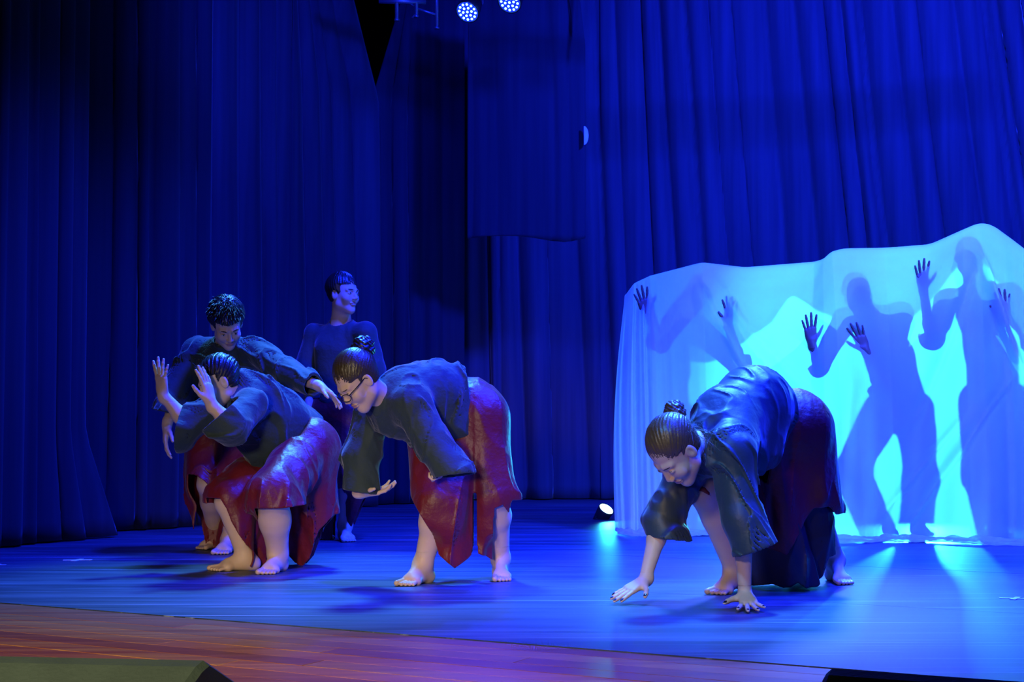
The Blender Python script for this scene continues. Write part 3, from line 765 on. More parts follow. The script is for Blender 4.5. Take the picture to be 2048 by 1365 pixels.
# pipe that carries the two lamps (above the frame)
pp = MB().tube([c1 + V(-1.2, .06, .33), c2 + V(4, -.3, .36)], .025, 14).build('lamp_bar', M['metal'], None, True)
tag(pp, 'steel pipe above the two blue lamps that carries them', 'pipe')

# ------------------------------------------------------------------ floor lamps behind the white sheet
fl = P(1211, 1033, 11.6); fl[2] = .05
fn0 = unit(V(.42, -.50, .75))
def floor_can(c, n, label, power, tgt, r=.075, size=.05, spot=80):
    root = par_can(c, n, label, r, M['led_cyan'], mount=False)
    a = unit(np.cross(n, [0, 0, 1.]))
    MB().tube([c - n*.06 + a*r*1.1, V(*(c - n*.06 + a*r*1.15)[:2], .006), V(*(c - n*.06 - a*r*1.15)[:2], .006), c - n*.06 - a*r*1.1], .006, 8).build('floor_bracket', M['can'], root)
    lamp('floor_lamp_beam', 'SPOT', c + n*.04, tgt, CYAN, power, size, spot, .5)
    return root
floor_can(V(fl[0], fl[1], .072), fn0, 'glowing cyan lamp on the floor at the left end of the white sheet', 40, V(2.3, 9.6, .9), r=.06, size=.05, spot=120)
c3 = V(3.60, 13.2, .90); n3 = unit(V(-.25, -1, .02))
rt = par_can(c3, n3, 'cyan lamp on a low stand behind the white sheet and the people under it', .075, M['led_cyan'], mount=False)
MB().tube([c3 - n3*.08 - V(0, 0, .07), V(*(c3 - n3*.08)[:2], .02)], .012, 12).build('pole', M['can'], rt, True)
MB().tube([V(*(c3 - n3*.08)[:2], .003), V(*(c3 - n3*.08)[:2], .012), V(*(c3 - n3*.08)[:2], .022)], [.14, .13, .02], 24).build('base', M['can'], rt)
lamp('floor_lamp_beam', 'SPOT', c3 + n3*.04, V(2.68, 9.6, 1.05), CYAN, 1900, .05, 54, .5)

# ------------------------------------------------------------------ tape crosses and monitors
def cross(px, py, yaw, label, L=.15, w=.026):
    c = G(px, py); c[2] = .0012; root = empty('tape_mark', c, label, 'tape')
    for k, (y, l) in enumerate(((yaw, L), (yaw + 1.35, L*.8))):
        d = V(math.cos(y), math.sin(y), 0); e = V(-d[1], d[0], 0); z = .0006*(k+1)
        q = [c - d*l/2 - e*w/2, c + d*l/2 - e*w/2*.9, c + d*l/2*1.02 + e*w/2, c - d*l/2 + e*w/2]
        v = [p + V(0, 0, z) for p in q] + [p - V(0, 0, .001) for p in q]
        part('tape_strip', v, [(0, 1, 2, 3), (7, 6, 5, 4), (0, 4, 5, 1), (1, 5, 6, 2), (2, 6, 7, 3), (3, 7, 4, 0)], [M['tape']], root, None, False)
cross(155, 1121, .12, 'white tape cross on the stage floor at the far left')
cross(2031, 1198, -.35, 'white tape cross on the vinyl at the right edge of the view', .13, .024)
cross(-8, 1131, .05, 'piece of white tape at the left border of the stage floor', .10, .02)

M['monitor'] = mat('speaker_paint', (.038, .060, .044), .6, .4, bump=(90, .5, .003), noise=(12, .3, (.028, .045, .033)))
M['grille'] = mat('speaker_grille', (.012, .013, .02), .5, .5, bump=(300, .6, .002))
def monitor(A, d, into, L, label, ridges=False):
    """stage wedge: A = top corner at the inner end, d = along the box, into = horizontal direction towards the stage"""
    d = unit(d); into = unit(into); root = empty('stage_monitor', A*V(1, 1, 0), label, 'speaker')
    hgt = A[2] - .004
    prof = [(0.0, hgt), (-.03, hgt - .008), (-.33, .09), (-.34, .02), (-.32, 0), (.42, 0), (.44, .02), (.43, .05), (.022, hgt - .010)]
    k = len(prof); v = []; rings = [(0, .93), (.012, 1.0), (L - .012, 1.0), (L, .93)]
    cx = sum(p[0] for p in prof)/k; cz = sum(p[1] for p in prof)/k
    for t, s in rings:
        for (x, z) in prof: v.append(A*V(1, 1, 0) + d*t + into*(cx + (x-cx)*s) + V(0, 0, .004 + cz + (z-cz)*s))
    f = [tuple(range(k)), tuple(range(4*k-1, 3*k-1, -1))]
    for j in range(3): f += [(j*k+i, (j+1)*k+i, (j+1)*k+(i+1) % k, j*k+(i+1) % k) for i in range(k)]
    part('cabinet', v, f, [M['monitor']], root, None, False)
    # grille panel on the stage side slope
    def S(t, u, o=.004):
        p = np.array([.035 + (.415 - .035)*u, (hgt - .015) + (.07 - hgt + .015)*u]); nn = unit(V(hgt - .06, .40, 0))
        return A*V(1, 1, 0) + d*t + into*(p[0] + nn[0]*o) + V(0, 0, .004 + p[1] + nn[1]*o)
    q = [S(.03, .03), S(L-.03, .03), S(L-.03, .97), S(.03, .97)]; q2 = [S(.03, .03, -.004), S(L-.03, .03, -.004), S(L-.03, .97, -.004), S(.03, .97, -.004)]
    part('grille', q + q2, [(0, 1, 2, 3), (7, 6, 5, 4), (0, 4, 5, 1), (1, 5, 6, 2), (2, 6, 7, 3), (3, 7, 4, 0)], [M['grille']], root, None, False)
    # end panel ribs / handle
    if ridges:
        for i in range(4):
            x0 = -.02 - i*.055; zt = hgt - .03 - max(0, -x0-.03)*.62
            p = A*V(1, 1, 0) + into*x0 - d*.004
            MB().tube([p + V(0, 0, .04), p + V(0, 0, max(zt - .02, .06))], .006, 8).build('rib', M['monitor'], root, True)
    e = A*V(1, 1, 0) + into*.0 + V(0, 0, .12) - d*.003
    MB().tube([e - into*.07, e - into*.055 + V(0, 0, .02) - d*.02, e + into*.055 + V(0, 0, .02) - d*.02, e + into*.07], .008, 8).build('handle', M['black'], root, True)
    return root
A1 = P(418, 1322, 3.0)
monitor(A1, V(-.992, .125, 0), V(.30, .954, 0), .78, 'black wedge stage monitor at the bottom left corner of the view')
A2 = P(1652, 1337, 2.9)
monitor(A2, V(.90, -.43, 0), V(.43, .90, 0), .70, 'black wedge stage monitor at the bottom right of the view', True)

# ------------------------------------------------------------------ white sheet over three people
def sheet_mat():
    m = bpy.data.materials.new('sheer_white_cloth'); m.use_nodes = True; nt = m.node_tree; nt.nodes.remove(nt.nodes['Principled BSDF'])
    out = nt.nodes['Material Output']
    di = nt.nodes.new('ShaderNodeBsdfDiffuse'); di.inputs[0].default_value = (.80, .80, .84, 1)
    tl = nt.nodes.new('ShaderNodeBsdfTranslucent'); tl.inputs[0].default_value = (.84, .86, .88, 1)
    tr_ = nt.nodes.new('ShaderNodeBsdfTransparent'); tr_.inputs[0].default_value = (.96, .97, 1, 1)
    a = nt.nodes.new('ShaderNodeMixShader'); a.inputs[0].default_value = .58
    nt.links.new(di.outputs[0], a.inputs[1]); nt.links.new(tl.outputs[0], a.inputs[2])
    b = nt.nodes.new('ShaderNodeMixShader')
    tc = nt.nodes.new('ShaderNodeTexCoord'); n = nt.nodes.new('ShaderNodeTexNoise'); n.inputs['Scale'].default_value = 5; n.inputs['Detail'].default_value = 4
    nt.links.new(tc.outputs['Object'], n.inputs['Vector'])
    mr = nt.nodes.new('ShaderNodeMapRange'); mr.inputs[3].default_value = .14; mr.inputs[4].default_value = .24; nt.links.new(n.outputs['Fac'], mr.inputs[0])
    nt.links.new(mr.outputs[0], b.inputs[0])
    nt.links.new(a.outputs[0], b.inputs[1]); nt.links.new(tr_.outputs[0], b.inputs[2]); nt.links.new(b.outputs[0], out.inputs[0])
    return m
M['sheet'] = sheet_mat()
SK = [(0, 1230, 1066, 1250, 592), (.05, 1262, 1072, 1268, 567), (.12, 1310, 1074, 1300, 552), (.25, 1420, 1072, 1404, 525), (.35, 1520, 1076, 1490, 535), (.45, 1610, 1082, 1628, 524),
      (.475, 1645, 1084, 1646, 519), (.51, 1690, 1085, 1664, 503), (.55, 1730, 1085, 1690, 497), (.62, 1790, 1084, 1770, 496), (.70, 1870, 1086, 1860, 489), (.76, 1940, 1088, 1925, 460), (.79, 1975, 1088, 1958, 446),
      (.82, 2010, 1089, 1985, 450), (.88, 2070, 1091, 2052, 500), (1.0, 2260, 1096, 2210, 640)]
SKa = np.array(SK)
def sk(u, c): return np.interp(u, SKa[:, 0], SKa[:, c])
LEAN = .42
def sheet_Y(px, py):
    u = np.interp(px, SKa[:, 1], SKa[:, 0]); b = G(float(sk(u, 1)), float(sk(u, 2))); v = (sk(u, 2) - py)/(sk(u, 2) - sk(u, 4))
    return b[1] + LEAN*min(max(v, 0), 1)**1.3
def build_sheet():
    nu, nf, nvv, nb = 520, 10, 130, 34
    us = np.linspace(0, 1, nu); rows = []
    bx = [G(float(sk(u, 1)), float(sk(u, 2))) for u in us]; B = np.array(bx)
    # smooth the crest
    tpx = sk(us, 3); tpy = sk(us, 4)
    ker = np.ones(13)/13; tpy = np.convolve(np.pad(tpy, 6, 'edge'), ker, 'valid')
    T = np.array([P(tpx[i], tpy[i], B[i][1] + LEAN) for i in range(nu)])
    def fold(u, v, T0=0):
        edge = np.exp(-(u/.11)**2); right = np.exp(-((u-.93)/.09)**2)
        f = edge*(.030*np.sin(u*150 + 2*v) + .014*np.sin(u*330 + 4*v)) + right*(.040*np.sin(u*115 + 3.0*v + .6) + .016*np.sin(u*260))*(1 - .35*v)
        f += .012*np.sin(u*60 + 3*v)*(1 - v)**.6 + .006*np.sin(u*140 - 5*v)*(1-v)
        for (u0, v0, sl, w, a, v1, v2) in [(.62, .0, .42, .010, .030, .02, .55), (.55, .0, .50, .008, .020, .05, .42), (.40, .62, -.38, .012, .020, .45, .98), (.70, .55, .25, .012, .022, .35, .9), (.30, .72, -.30, .010, .016, .5, 1.0), (.84, .62, -.18, .010, .03, .55, .98), (.86, .55, -.22, .012, .025, .5, .95), (.50, .2, .12, .02, .02, .0, .6)]:
            g = np.exp(-((u - (u0 + sl*(v - v0)))/w)**2)*np.clip((v - v1)/.08, 0, 1)*np.clip((v2 - v)/.08, 0, 1); f += 1.5*a*g
        return f
    # pool on the floor in front
    for j in range(nf):
        t = 1 - j/nf; off = t*(.22 + .06*np.sin(us*17) + .05*np.sin(us*41 + 1)); z = .010 + (.030*np.abs(np.sin(us*55 + j*.9 + 2*np.sin(us*9))) + .022*np.sin(us*23 + j*.7)**2)*(1 - t*.85)
        rows.append(B + np.stack([0*us, -off, z], 1))
    for j in range(nvv+1):
        v = j/nvv; Q = B + (T - B)*v; Q[:, 1] = B[:, 1] + LEAN*v**1.3 - fold(us, v)*min(1, (1-v)*6 + .12)
        side = np.exp(-(us/.05)**2)*(-.045*math.sin(PI*v)); Q[:, 0] += side
        Q[:, 2] = np.maximum(Q[:, 2], .01 + .012*np.abs(np.sin(us*55 + 9))*(v < .03)); rows.append(Q)
    for j in range(1, nb+1):
        t = j/nb; a = min(t/.35, 1)*PI/2; r = .10
        back = r*math.sin(a) + max(t - .25, 0)*.75; drop = r*(1 - math.cos(a)) + max(t-.25, 0)**1.4*.9
        Q = T.copy(); Q[:, 1] += back; Q[:, 2] -= drop*(.8 + .2*np.sin(us*21)) + .012*np.sin(us*70 + t*5)*t; rows.append(Q)
    A = np.array(rows); nr = len(A); I = np.arange(nu-1)
    F = np.concatenate([np.stack([j*nu+I, j*nu+I+1, (j+1)*nu+I+1, (j+1)*nu+I], 1) for j in range(nr-1)])
    base = V(2.2, 9.7, 0); o = link('draped_sheet', raw_mesh('draped_sheet', A.reshape(-1, 3) - base, F, [M['sheet']])); o.location = Vector(base)
    tag(o, 'sheer white sheet lit cyan from behind, held over three people whose shadows show', 'cloth')
build_sheet()
# ------------------------------------------------------------------ dancers
def jd(**k):
    J = {a: (P(*b) if len(b) == 3 else np.array(b[:3], float)) for a, b in k.items()}; return J
def mid(a, b, t=.5): return a*(1-t) + b*t

def sleeve(J, s, r0=.075, r1=.075, r2=.10, cuff=None, k=.03):
    return [cone(J['sh'+s], J['el'+s], r0, r1, k), cone(J['el'+s], cuff, r1, r2, k)]

# --- front woman, both hands on the floor
def front_woman():
    J = jd(pelvis=(1548, 845, 6.68), waist=(1505, 815, 6.50), chest=(1450, 850, 6.32), neck=(1408, 880, 6.20), hipL=(1588, 858, 6.72), hipR=(1520, 862, 6.68),
           shL=(1462, 905, 6.06), elL=(1484, 1040, 6.00), wrL=(1490, 1183, 6.03), shR=(1385, 915, 6.38), elR=(1322, 1045, 6.34), wrR=(1289, 1163, 6.24),
           knL=(1622, 985, 6.80), anL=(1670, 1120, 7.05), knR=(1404, 985, 6.42), anR=(1470, 1142, 6.62))
    J['wrL'][2] = .055; J['calfL'] = V(0, .03, 0); J['calfR'] = V(.03, .02, 0)
    root = empty('person', G(1560, 1172), 'person in dark tunic bent over with both hands flat on the floor, brown bun', 'person')
    hc = P(1350, 902, 6.02)
    pr = trunk(J, 1.0); pt = []
    hp, hpt, R, L = make_head(hc, (-.44, -.26, -.88), (-.68, -.46, .48), 1.14, neck=J['neck'], nr=.052, fem=True, eyes=False); pr += hp; pt += hpt
    a, b, tipR = make_hand(J['wrR'], (-.78, -.56, -.36), (-.30, -.10, -1), 1, curl=(.03, .02, .02, .04), spread=1.0, thumb=(1.0, .10), s=1.0, nail=5); 
    pr += a; pt += b
    a2, b2, tipL = make_hand(J['wrL'], (.02, -.93, -.30), (0, -.28, -1), -1, curl=(-.10, -.10, -.10, -.10), spread=2.3, thumb=(1.1, .0), s=1.0, nail=5)
    pr += a2; pt += b2
    f1, p1 = make_foot(J['anR'], (-.62, -.78), 1, .98, lift=.02); pr += f1; pt += p1
    f2, p2 = make_foot(J['anL'], (.06, -1), 1, .98); pr += f2; pt += p2
    isl = [isle([hc], .17), isle([J['wrR'], *tipR], .035), isle([J['wrL'], *tipL], .035), isle([J['anR'], J['anR']+V(-.12, -.15, -.1)], .07), isle([J['anL'], J['anL']+V(0, -.16, -.1)], .06)]
    body_mesh(pr, pt, isl, root, .007, .0026)
    o = hair_cap('hair', hc, R, 1.14, M['hair_brown'], root, bun=P(1352, 832, 6.10), grow=.008, face=.054, cutz=-.014, freq=60, amp=.0012, h=.0028)
    bun_part(P(1349, 823, 6.10), V(-.05, .10, 1), .042, M['hair_brown'], root, band=M['band'], seed=2)
    rs = np.random.RandomState(5)
    st = []
    for i in range(46):
        p = L(rs.uniform(-.085, -.02) if i % 2 else rs.uniform(-.08, .05), -.06 - .03*rs.rand(), rs.uniform(-.06, .05)); d = rs.normal(size=3)*.012 + V(.02, -.01, -.012)
        st.append([p, p + d*.8 + V(0, 0, .006), p + d*1.7, p + d*2.5 - V(0, 0, .008)])
    strands('loose_hair', st, M['hair_brown'], root)
    # tunic
    cL = P(1509, 1100, 5.98); cR = P(1338, 1078, 6.32)
    t = [cone(J['pelvis'] + V(-.02, 0, .03), J['waist'] + V(0, 0, .02), .155, .150, .06), cone(J['waist'] + V(0, 0, .02), J['chest'] + V(0, 0, .01), .150, .140, .06), cone(J['chest'], J['neck'] + V(-.0, 0, 0), .128, .080, .06),
         cone(J['waist'] - V(0, 0, .06), J['chest'] - V(0, 0, .07), .135, .115, .06), cone(J['hipR'], J['hipL'], .115, .115, .05), cone(J['waist'] - V(-.02, .03, .17), J['chest'] - V(-.04, -.02, .17), .10, .075, .08),
         cone(J['shL'], J['shR'], .075, .075, .05)] + sleeve(J, 'L', .082, .078, .088, cL) + sleeve(J, 'R', .080, .074, .092, cR)
    t.append(cone(mid(J['chest'], J['waist'], .3), J['shL'], .12, .085, .06))
    cuts = [plane_cut(cL - V(0, 0, .0), V(.36, .0, -1), .13), plane_cut(cR, V(-.12, 0, -1), .13), plane_cut(J['pelvis'] + V(.055, .02, -.04), V(.96, .35, .10), .36), plane_cut(J['neck'] + V(-.075, -.03, -.01), V(-.9, -.35, -.25), .10)]
    fo = folds(.022, [(V(.35, .1, -1), 9, 1), (V(.6, -.1, -1), 16, .6)], 1)
    shell_part('tunic', t, cuts, M['tunic_sat'], root, .0055, .011, fo)
    mb = MB()   # stitched hem on the near cuff
    # skirt
    w = J['pelvis']; wc = plane_cut(w + V(-.045, -.02, .02), V(-.93, -.33, .12), .30)
    s = [cone(J['hipL'], J['hipR'], .158, .150, .05), cone(J['hipR'], J['knR'], .135, .080, .05), cone(J['hipL'], P(1618, 985, 6.75), .158, .125, .05), drop(J['hipL'], 1612, 1100, 6.88, .15, .12), drop(J['hipR'], 1560, 1110, 6.72, .14, .13), cone(P(1612, 905, 6.80), P(1628, 1010, 6.86), .13, .12, .05), drop(mid(J['hipR'], J['knR'], .5), 1500, 1060, 6.6, .10, .07)]
    hz = hem_px([(1380, 975), (1440, 1010), (1480, 1040), (1520, 1090), (1560, 1105), (1600, 1040), (1618, 1015), (1650, 1012), (1672, 1030)], 6.75)
    kc = plane_cut(mid(J['hipR'], J['knR'], .80), J['knR'] - J['hipR'], .15)
    shell_part('skirt', s, [wc, kc], M['red'], root, .005, .011, draped(P(1590, 900, 6.8), 9, .018, w[2] - .1, 1), hemcut=lambda X, Y, Z: hz(X) - Z)
    s = [cone(J['hipL'], J['hipR'], .13, .13, .05), drop(J['hipL'], 1618, 1180, 6.92, .14, .115), drop(J['hipR'], 1545, 1180, 6.80, .12, .12), drop(J['hipR'], 1580, 1180, 6.72, .10, .12)]
    hz2 = hem_px([(1500, 1168), (1530, 1160), (1548, 1166), (1562, 1164), (1575, 1155), (1590, 1166), (1620, 1166), (1640, 1150), (1655, 1115), (1670, 1112)], 6.85)
    shell_part('underskirt', s, [plane_cut(w + V(.01, 0, 0), V(-.9, -.3, .3), .3)], M['lining'], root, .005, .012, draped(P(1585, 900, 6.8), 9, .011, w[2] - .1, 2), hemcut=lambda X, Y, Z: hz2(X) - Z)
front_woman()

# --- woman with glasses
def glasses_woman():
    J = jd(pelvis=(925, 812, 7.15), waist=(868, 790, 7.02), chest=(805, 795, 6.92), neck=(768, 802, 6.86), hipL=(955, 838, 7.10), hipR=(885, 838, 7.16),
           shL=(822, 810, 6.78), elL=(868, 892, 6.72), wrL=(884, 918, 6.72), shR=(752, 822, 7.06), elR=(722, 915, 7.02), wrR=(722, 986, 6.98),
           knL=(985, 990, 7.02), anL=(1001, 1118, 7.20), knR=(873, 1000, 6.92), anR=(846, 1130, 6.98))
    J['calfL'] = V(.02, .03, 0); J['calfR'] = V(.03, .03, 0)
    root = empty('person', G(925, 1165), 'person with glasses and high dark bun bowing forward in dark tunic and red skirt', 'person')
    hc = P(714, 762, 6.72); pr = trunk(J, 1.08)
    hp, pt, R, L = make_head(hc, (-.56, -.42, -.72), (-.50, -.30, .74), 1.06, neck=J['neck'], nr=.055, fem=True, eyes=False); pr += hp
    a, b, t1 = make_hand(J['wrL'] , (-.1, .1, -1), (-1, .1, 0), -1, curl=(1.2, 1.3, 1.3, 1.3), s=.85); pr += a; pt += b
    a, b, t2 = make_hand(J['wrR'] + V(.0, 0, 0), (1, -.15, .10), (0, -.35, 1), 1, curl=(.35, .30, .28, .35), thumb=(.9, .5), s=.98, spread=1.1); pr += a; pt += b
    f1, p1 = make_foot(J['anR'], (-.45, -.9), 1, .98); pr += f1; pt += p1
    f2, p2 = make_foot(J['anL'], (.05, -1), 1, .98); pr += f2; pt += p2
    pr += [cone(J['knR'], mid(J['knR'], J['anR'], .35), .060, .058, .03), cone(J['knL'], mid(J['knL'], J['anL'], .35), .058, .060, .03)]
    isl = [isle([hc], .18), isle([J['wrR'], *t2], .035), isle([J['anR'], J['anR']+V(-.08, -.16, -.1)], .06), isle([J['anL'], J['anL']+V(0, -.16, -.1)], .06)]
    body_mesh(pr, pt, isl, root, .007, .0028)
    hair_cap('hair', hc, R, 1.06, M['hair_olive'], root, bun=P(728, 700, 6.76), grow=.012, face=.057, cutz=-.012, freq=52, amp=.0012, h=.0032)
    bun_part(P(726, 696, 6.76), V(.10, .05, 1), .050, M['hair_dark'], root, seed=4)
    g = MB(); n = 20
    for sx in (-1, 1): g.tube([L(sx*.033 + .023*math.cos(2*PI*t/n), .104 - .010*math.cos(2*PI*t/n)*sx*1.0, -.004 + .018*math.sin(2*PI*t/n)) for t in range(n+1)], .0022, 6, False)
    g.tube([L(-.011, .108, 0), L(0, .111, .002), L(.011, .108, 0)], .0020, 6)
    for sx in (-1, 1): g.tube([L(sx*.056, .094, .002), L(sx*.072, .060, .006), L(sx*.078, .000, .008), L(sx*.078, -.018, -.012)], .0024, 6)
    g.build('glasses', M['frame'], root, True)
    cL = P(912, 952, 6.66); cR = P(724, 985, 6.98)
    t = [cone(J['pelvis'] + V(.03, 0, .0), J['waist'], .155, .150, .06), cone(J['waist'], J['chest'], .150, .135, .06), cone(J['chest'], J['neck'], .13, .078, .06),
         cone(J['waist'] - V(0, 0, .09), J['chest'] - V(0, 0, .09), .135, .11, .06), cone(J['waist'] - V(.02, 0, .17), J['waist'] - V(-.10, 0, .15), .08, .09, .08), cone(J['shL'], J['shR'], .075, .075, .05),
         cone(mid(J['chest'], J['waist'], .3), J['shL'], .12, .085, .06)] + sleeve(J, 'L', .080, .078, .088, cL) + sleeve(J, 'R', .078, .080, .088, cR)
    cuts = [plane_cut(cL, V(.12, -.1, -1), .14), plane_cut(cR, V(-.15, 0, -1), .13), plane_cut(J['pelvis'] + V(.035, 0, 0), V(.95, .05, .12), .36), plane_cut(J['neck'] + V(-.050, -.02, .03), V(-.95, -.3, .2), .075)]
    fo = folds(.020, [(V(.35, .1, -1), 8.5, 1), (V(-.2, .1, -1), 14, .5)], 2)
    shell_part('tunic', t, cuts, M['tunic'], root, .006, .011, fo)
    w = J['pelvis']; wc = plane_cut(w + V(-.022, 0, .02), V(-.97, -.05, .12), .30)
    s = [cone(J['hipL'], J['hipR'], .145, .148, .05), ell(w + V(.05, .0, -.02), (.14, .16, .15), None, .05), cone(J['hipL'], J['knL'], .140, .105, .05), cone(J['hipR'], J['knR'], .145, .100, .05),
         drop(J['hipR'], 893, 1125, 7.00, .15, .10, .09), drop(J['hipR'], 918, 1125, 7.06, .14, .09, .09), drop(J['hipL'], 970, 1120, 7.08, .12, .045), drop(J['hipL'], 985, 1035, 7.05, .13, .09), drop(w, 880, 1040, 6.93, .13, .10)]
    hz = hem_px([(800, 960), (830, 1000), (842, 1018), (868, 1062), (880, 1105), (912, 1132), (938, 1114), (946, 1105), (948, 985), (953, 985), (955, 1105), (972, 1112), (985, 1122), (988, 1050), (990, 1015), (1006, 1008), (1018, 1026), (1024, 1000)], 7.05)
    shell_part('skirt', s, [wc], M['red'], root, .005, .011, draped(P(915, 850, 7.1), 8, .014, w[2] - .1, 11), hemcut=lambda X, Y, Z: hz(X) - Z)
glasses_woman()

# --- crouching woman with raised hands
def crouching_woman():
    J = jd(pelvis=(598, 878, 7.85), waist=(548, 838, 7.72), chest=(500, 802, 7.58), neck=(472, 775, 7.50), hipL=(618, 900, 7.72), hipR=(575, 905, 7.92),
           shL=(500, 812, 7.38), elL=(462, 852, 7.22), wrL=(422, 808, 7.20), shR=(452, 810, 7.68), elR=(375, 848, 7.66), wrR=(326, 790, 7.62),
           knL=(545, 1000, 7.36), anL=(556, 1110, 7.52), knR=(455, 1005, 7.60), anR=(492, 1118, 7.62))
    J['calfL'] = V(.01, .03, 0); J['calfR'] = V(.03, .02, 0)
    root = empty('person', G(540, 1145), 'person crouching with both hands raised before the face, ruffled dark tunic, red skirt', 'person')
    hc = P(436, 765, 7.42); pr = trunk(J, 1.08)
    hp, pt, R, L = make_head(hc, (-.80, -.42, -.42), (-.36, -.10, .90), 1.03, neck=J['neck'], nr=.055, fem=True, eyes=False); pr += hp
    a, b, t1 = make_hand(J['wrL'], (-.22, -.04, 1), (-.85, .35, -.1), 1, curl=(.10, .10, .12, .2), thumb=(.75, .3), s=1.02, spread=1.5); pr += a; pt += b
    a, b, t2 = make_hand(J['wrR'], (-.10, -.1, 1), (.55, .80, .1), 1, curl=(.04, .08, .10, .14), thumb=(.6, .3), s=1.02, spread=1.6); pr += a; pt += b
    f1, p1 = make_foot(J['anR'], (-.86, -.5), 1, .98); pr += f1; pt += p1
    f2, p2 = make_foot(J['anL'], (-.20, -.98), 1, 1.0); pr += f2; pt += p2
    pr += [cone(J['knL'], mid(J['knL'], J['anL'], .4), .075, .074, .03), cone(mid(J['knL'], J['anL'], .35), J['anL'], .070, .043, .03)]
    isl = [isle([hc], .16), isle([J['wrL'], *t1], .035), isle([J['wrR'], *t2], .035), isle([J['anR'], J['anR']+V(-.16, -.10, -.1)], .06), isle([J['anL'], J['anL']+V(-.04, -.16, -.1)], .06)]
    body_mesh(pr, pt, isl, root, .007, .0028)
    hair_cap('hair', hc, R, 1.03, M['hair_dark'], root, bun=P(452, 735, 7.52), grow=.012, face=.056, freq=36, amp=.0024, h=.0034)
    bun_part(P(457, 738, 7.52), V(.6, .3, .7), .030, M['hair_dark'], root, seed=6)
    rs = np.random.RandomState(8); st = []
    for i in range(60):
        a = rs.rand()*6.28; p = L(.075*math.cos(a), -.03 + .075*math.sin(a), .07 + .03*rs.rand()); d = unit(p - hc)*.02 + rs.normal(size=3)*.01
        st.append([p, p + d*.7, p + d*1.3 + rs.normal(size=3)*.004])
    strands('loose_hair', st, M['hair_dark'], root)
    cL = P(437, 832, 7.20); cR = P(358, 862, 7.64)
    t = [cone(J['pelvis'] + V(.01, 0, .01), J['waist'], .155, .150, .06), cone(J['waist'], J['chest'], .150, .135, .06), cone(J['chest'], J['neck'], .125, .078, .06),
         cone(J['waist'] - V(.03, .02, .07), J['chest'] - V(.02, .02, .09), .14, .12, .06), cone(J['waist'] - V(.06, .05, .18), J['waist'] - V(.02, .05, .1), .075, .10, .08), cone(J['shL'], J['shR'], .075, .075, .05)] \
        + sleeve(J, 'L', .085, .092, .085, cL) + sleeve(J, 'R', .078, .085, .100, cR) + [cone(J['elR'], J['elR'] + V(-.03, 0, -.09), .07, .055, .04)]
    cuts = [plane_cut(cL, J['wrL'] - J['elL'], .15), plane_cut(cR, V(-1, 0, .15), .17), plane_cut(J['pelvis'] + V(.03, .01, -.02), V(.72, .25, -.52), .36), plane_cut(J['neck'] + V(-.065, -.03, .040), V(-.8, -.3, .5), .06)]
    fo = folds(.022, [(V(.5, .1, -.8), 10, 1), (V(1, -.3, .2), 13, .8)], 3)
    shell_part('tunic', t, cuts, M['tunic'], root, .006, .011, fo)
    w = J['pelvis']; wc = plane_cut(w + V(-.035, 0, .035), V(-.74, -.25, .62), .30)
    s = [cone(J['hipL'], J['hipR'], .150, .150, .05), ell(w + V(.03, .05, -.03), (.16, .16, .15), None, .05), cone(J['hipL'], J['knL'] + V(0, 0, .03), .150, .115, .05), cone(J['hipR'], J['knR'] + V(0, 0, .03), .145, .095, .05),
         drop(J['knR'] + V(.02, -.02, 0), 480, 1115, 7.56, .105, .075), drop(mid(J['knR'], J['hipR'], .3), 515, 1130, 7.72, .12, .05), drop(J['hipL'], 632, 1110, 7.80, .14, .09), drop(J['hipL'], 600, 1130, 7.85, .13, .07), drop(J['knL'], 560, 1030, 7.34, .11, .115)]
    hn = hem_px([(430, 1000), (442, 1020), (452, 1048), (480, 1095), (500, 1120), (511, 1124), (515, 1016), (560, 1016), (612, 1010), (622, 1010), (640, 1050)], 7.35)
    hf = hem_px([(430, 1005), (442, 1020), (452, 1050), (480, 1100), (505, 1128), (530, 1140), (550, 1130), (570, 1110), (585, 1128), (600, 1138), (618, 1118), (640, 1060), (655, 1045), (668, 1030)], 7.7)
    shell_part('skirt', s, [wc], M['red'], root, .005, .011, draped(P(560, 950, 7.65), 10, .016, w[2] - .05, 4), hemcut=lambda X, Y, Z: np.where(Y < 7.56, hn(X), hf(X)) - Z)
crouching_woman()

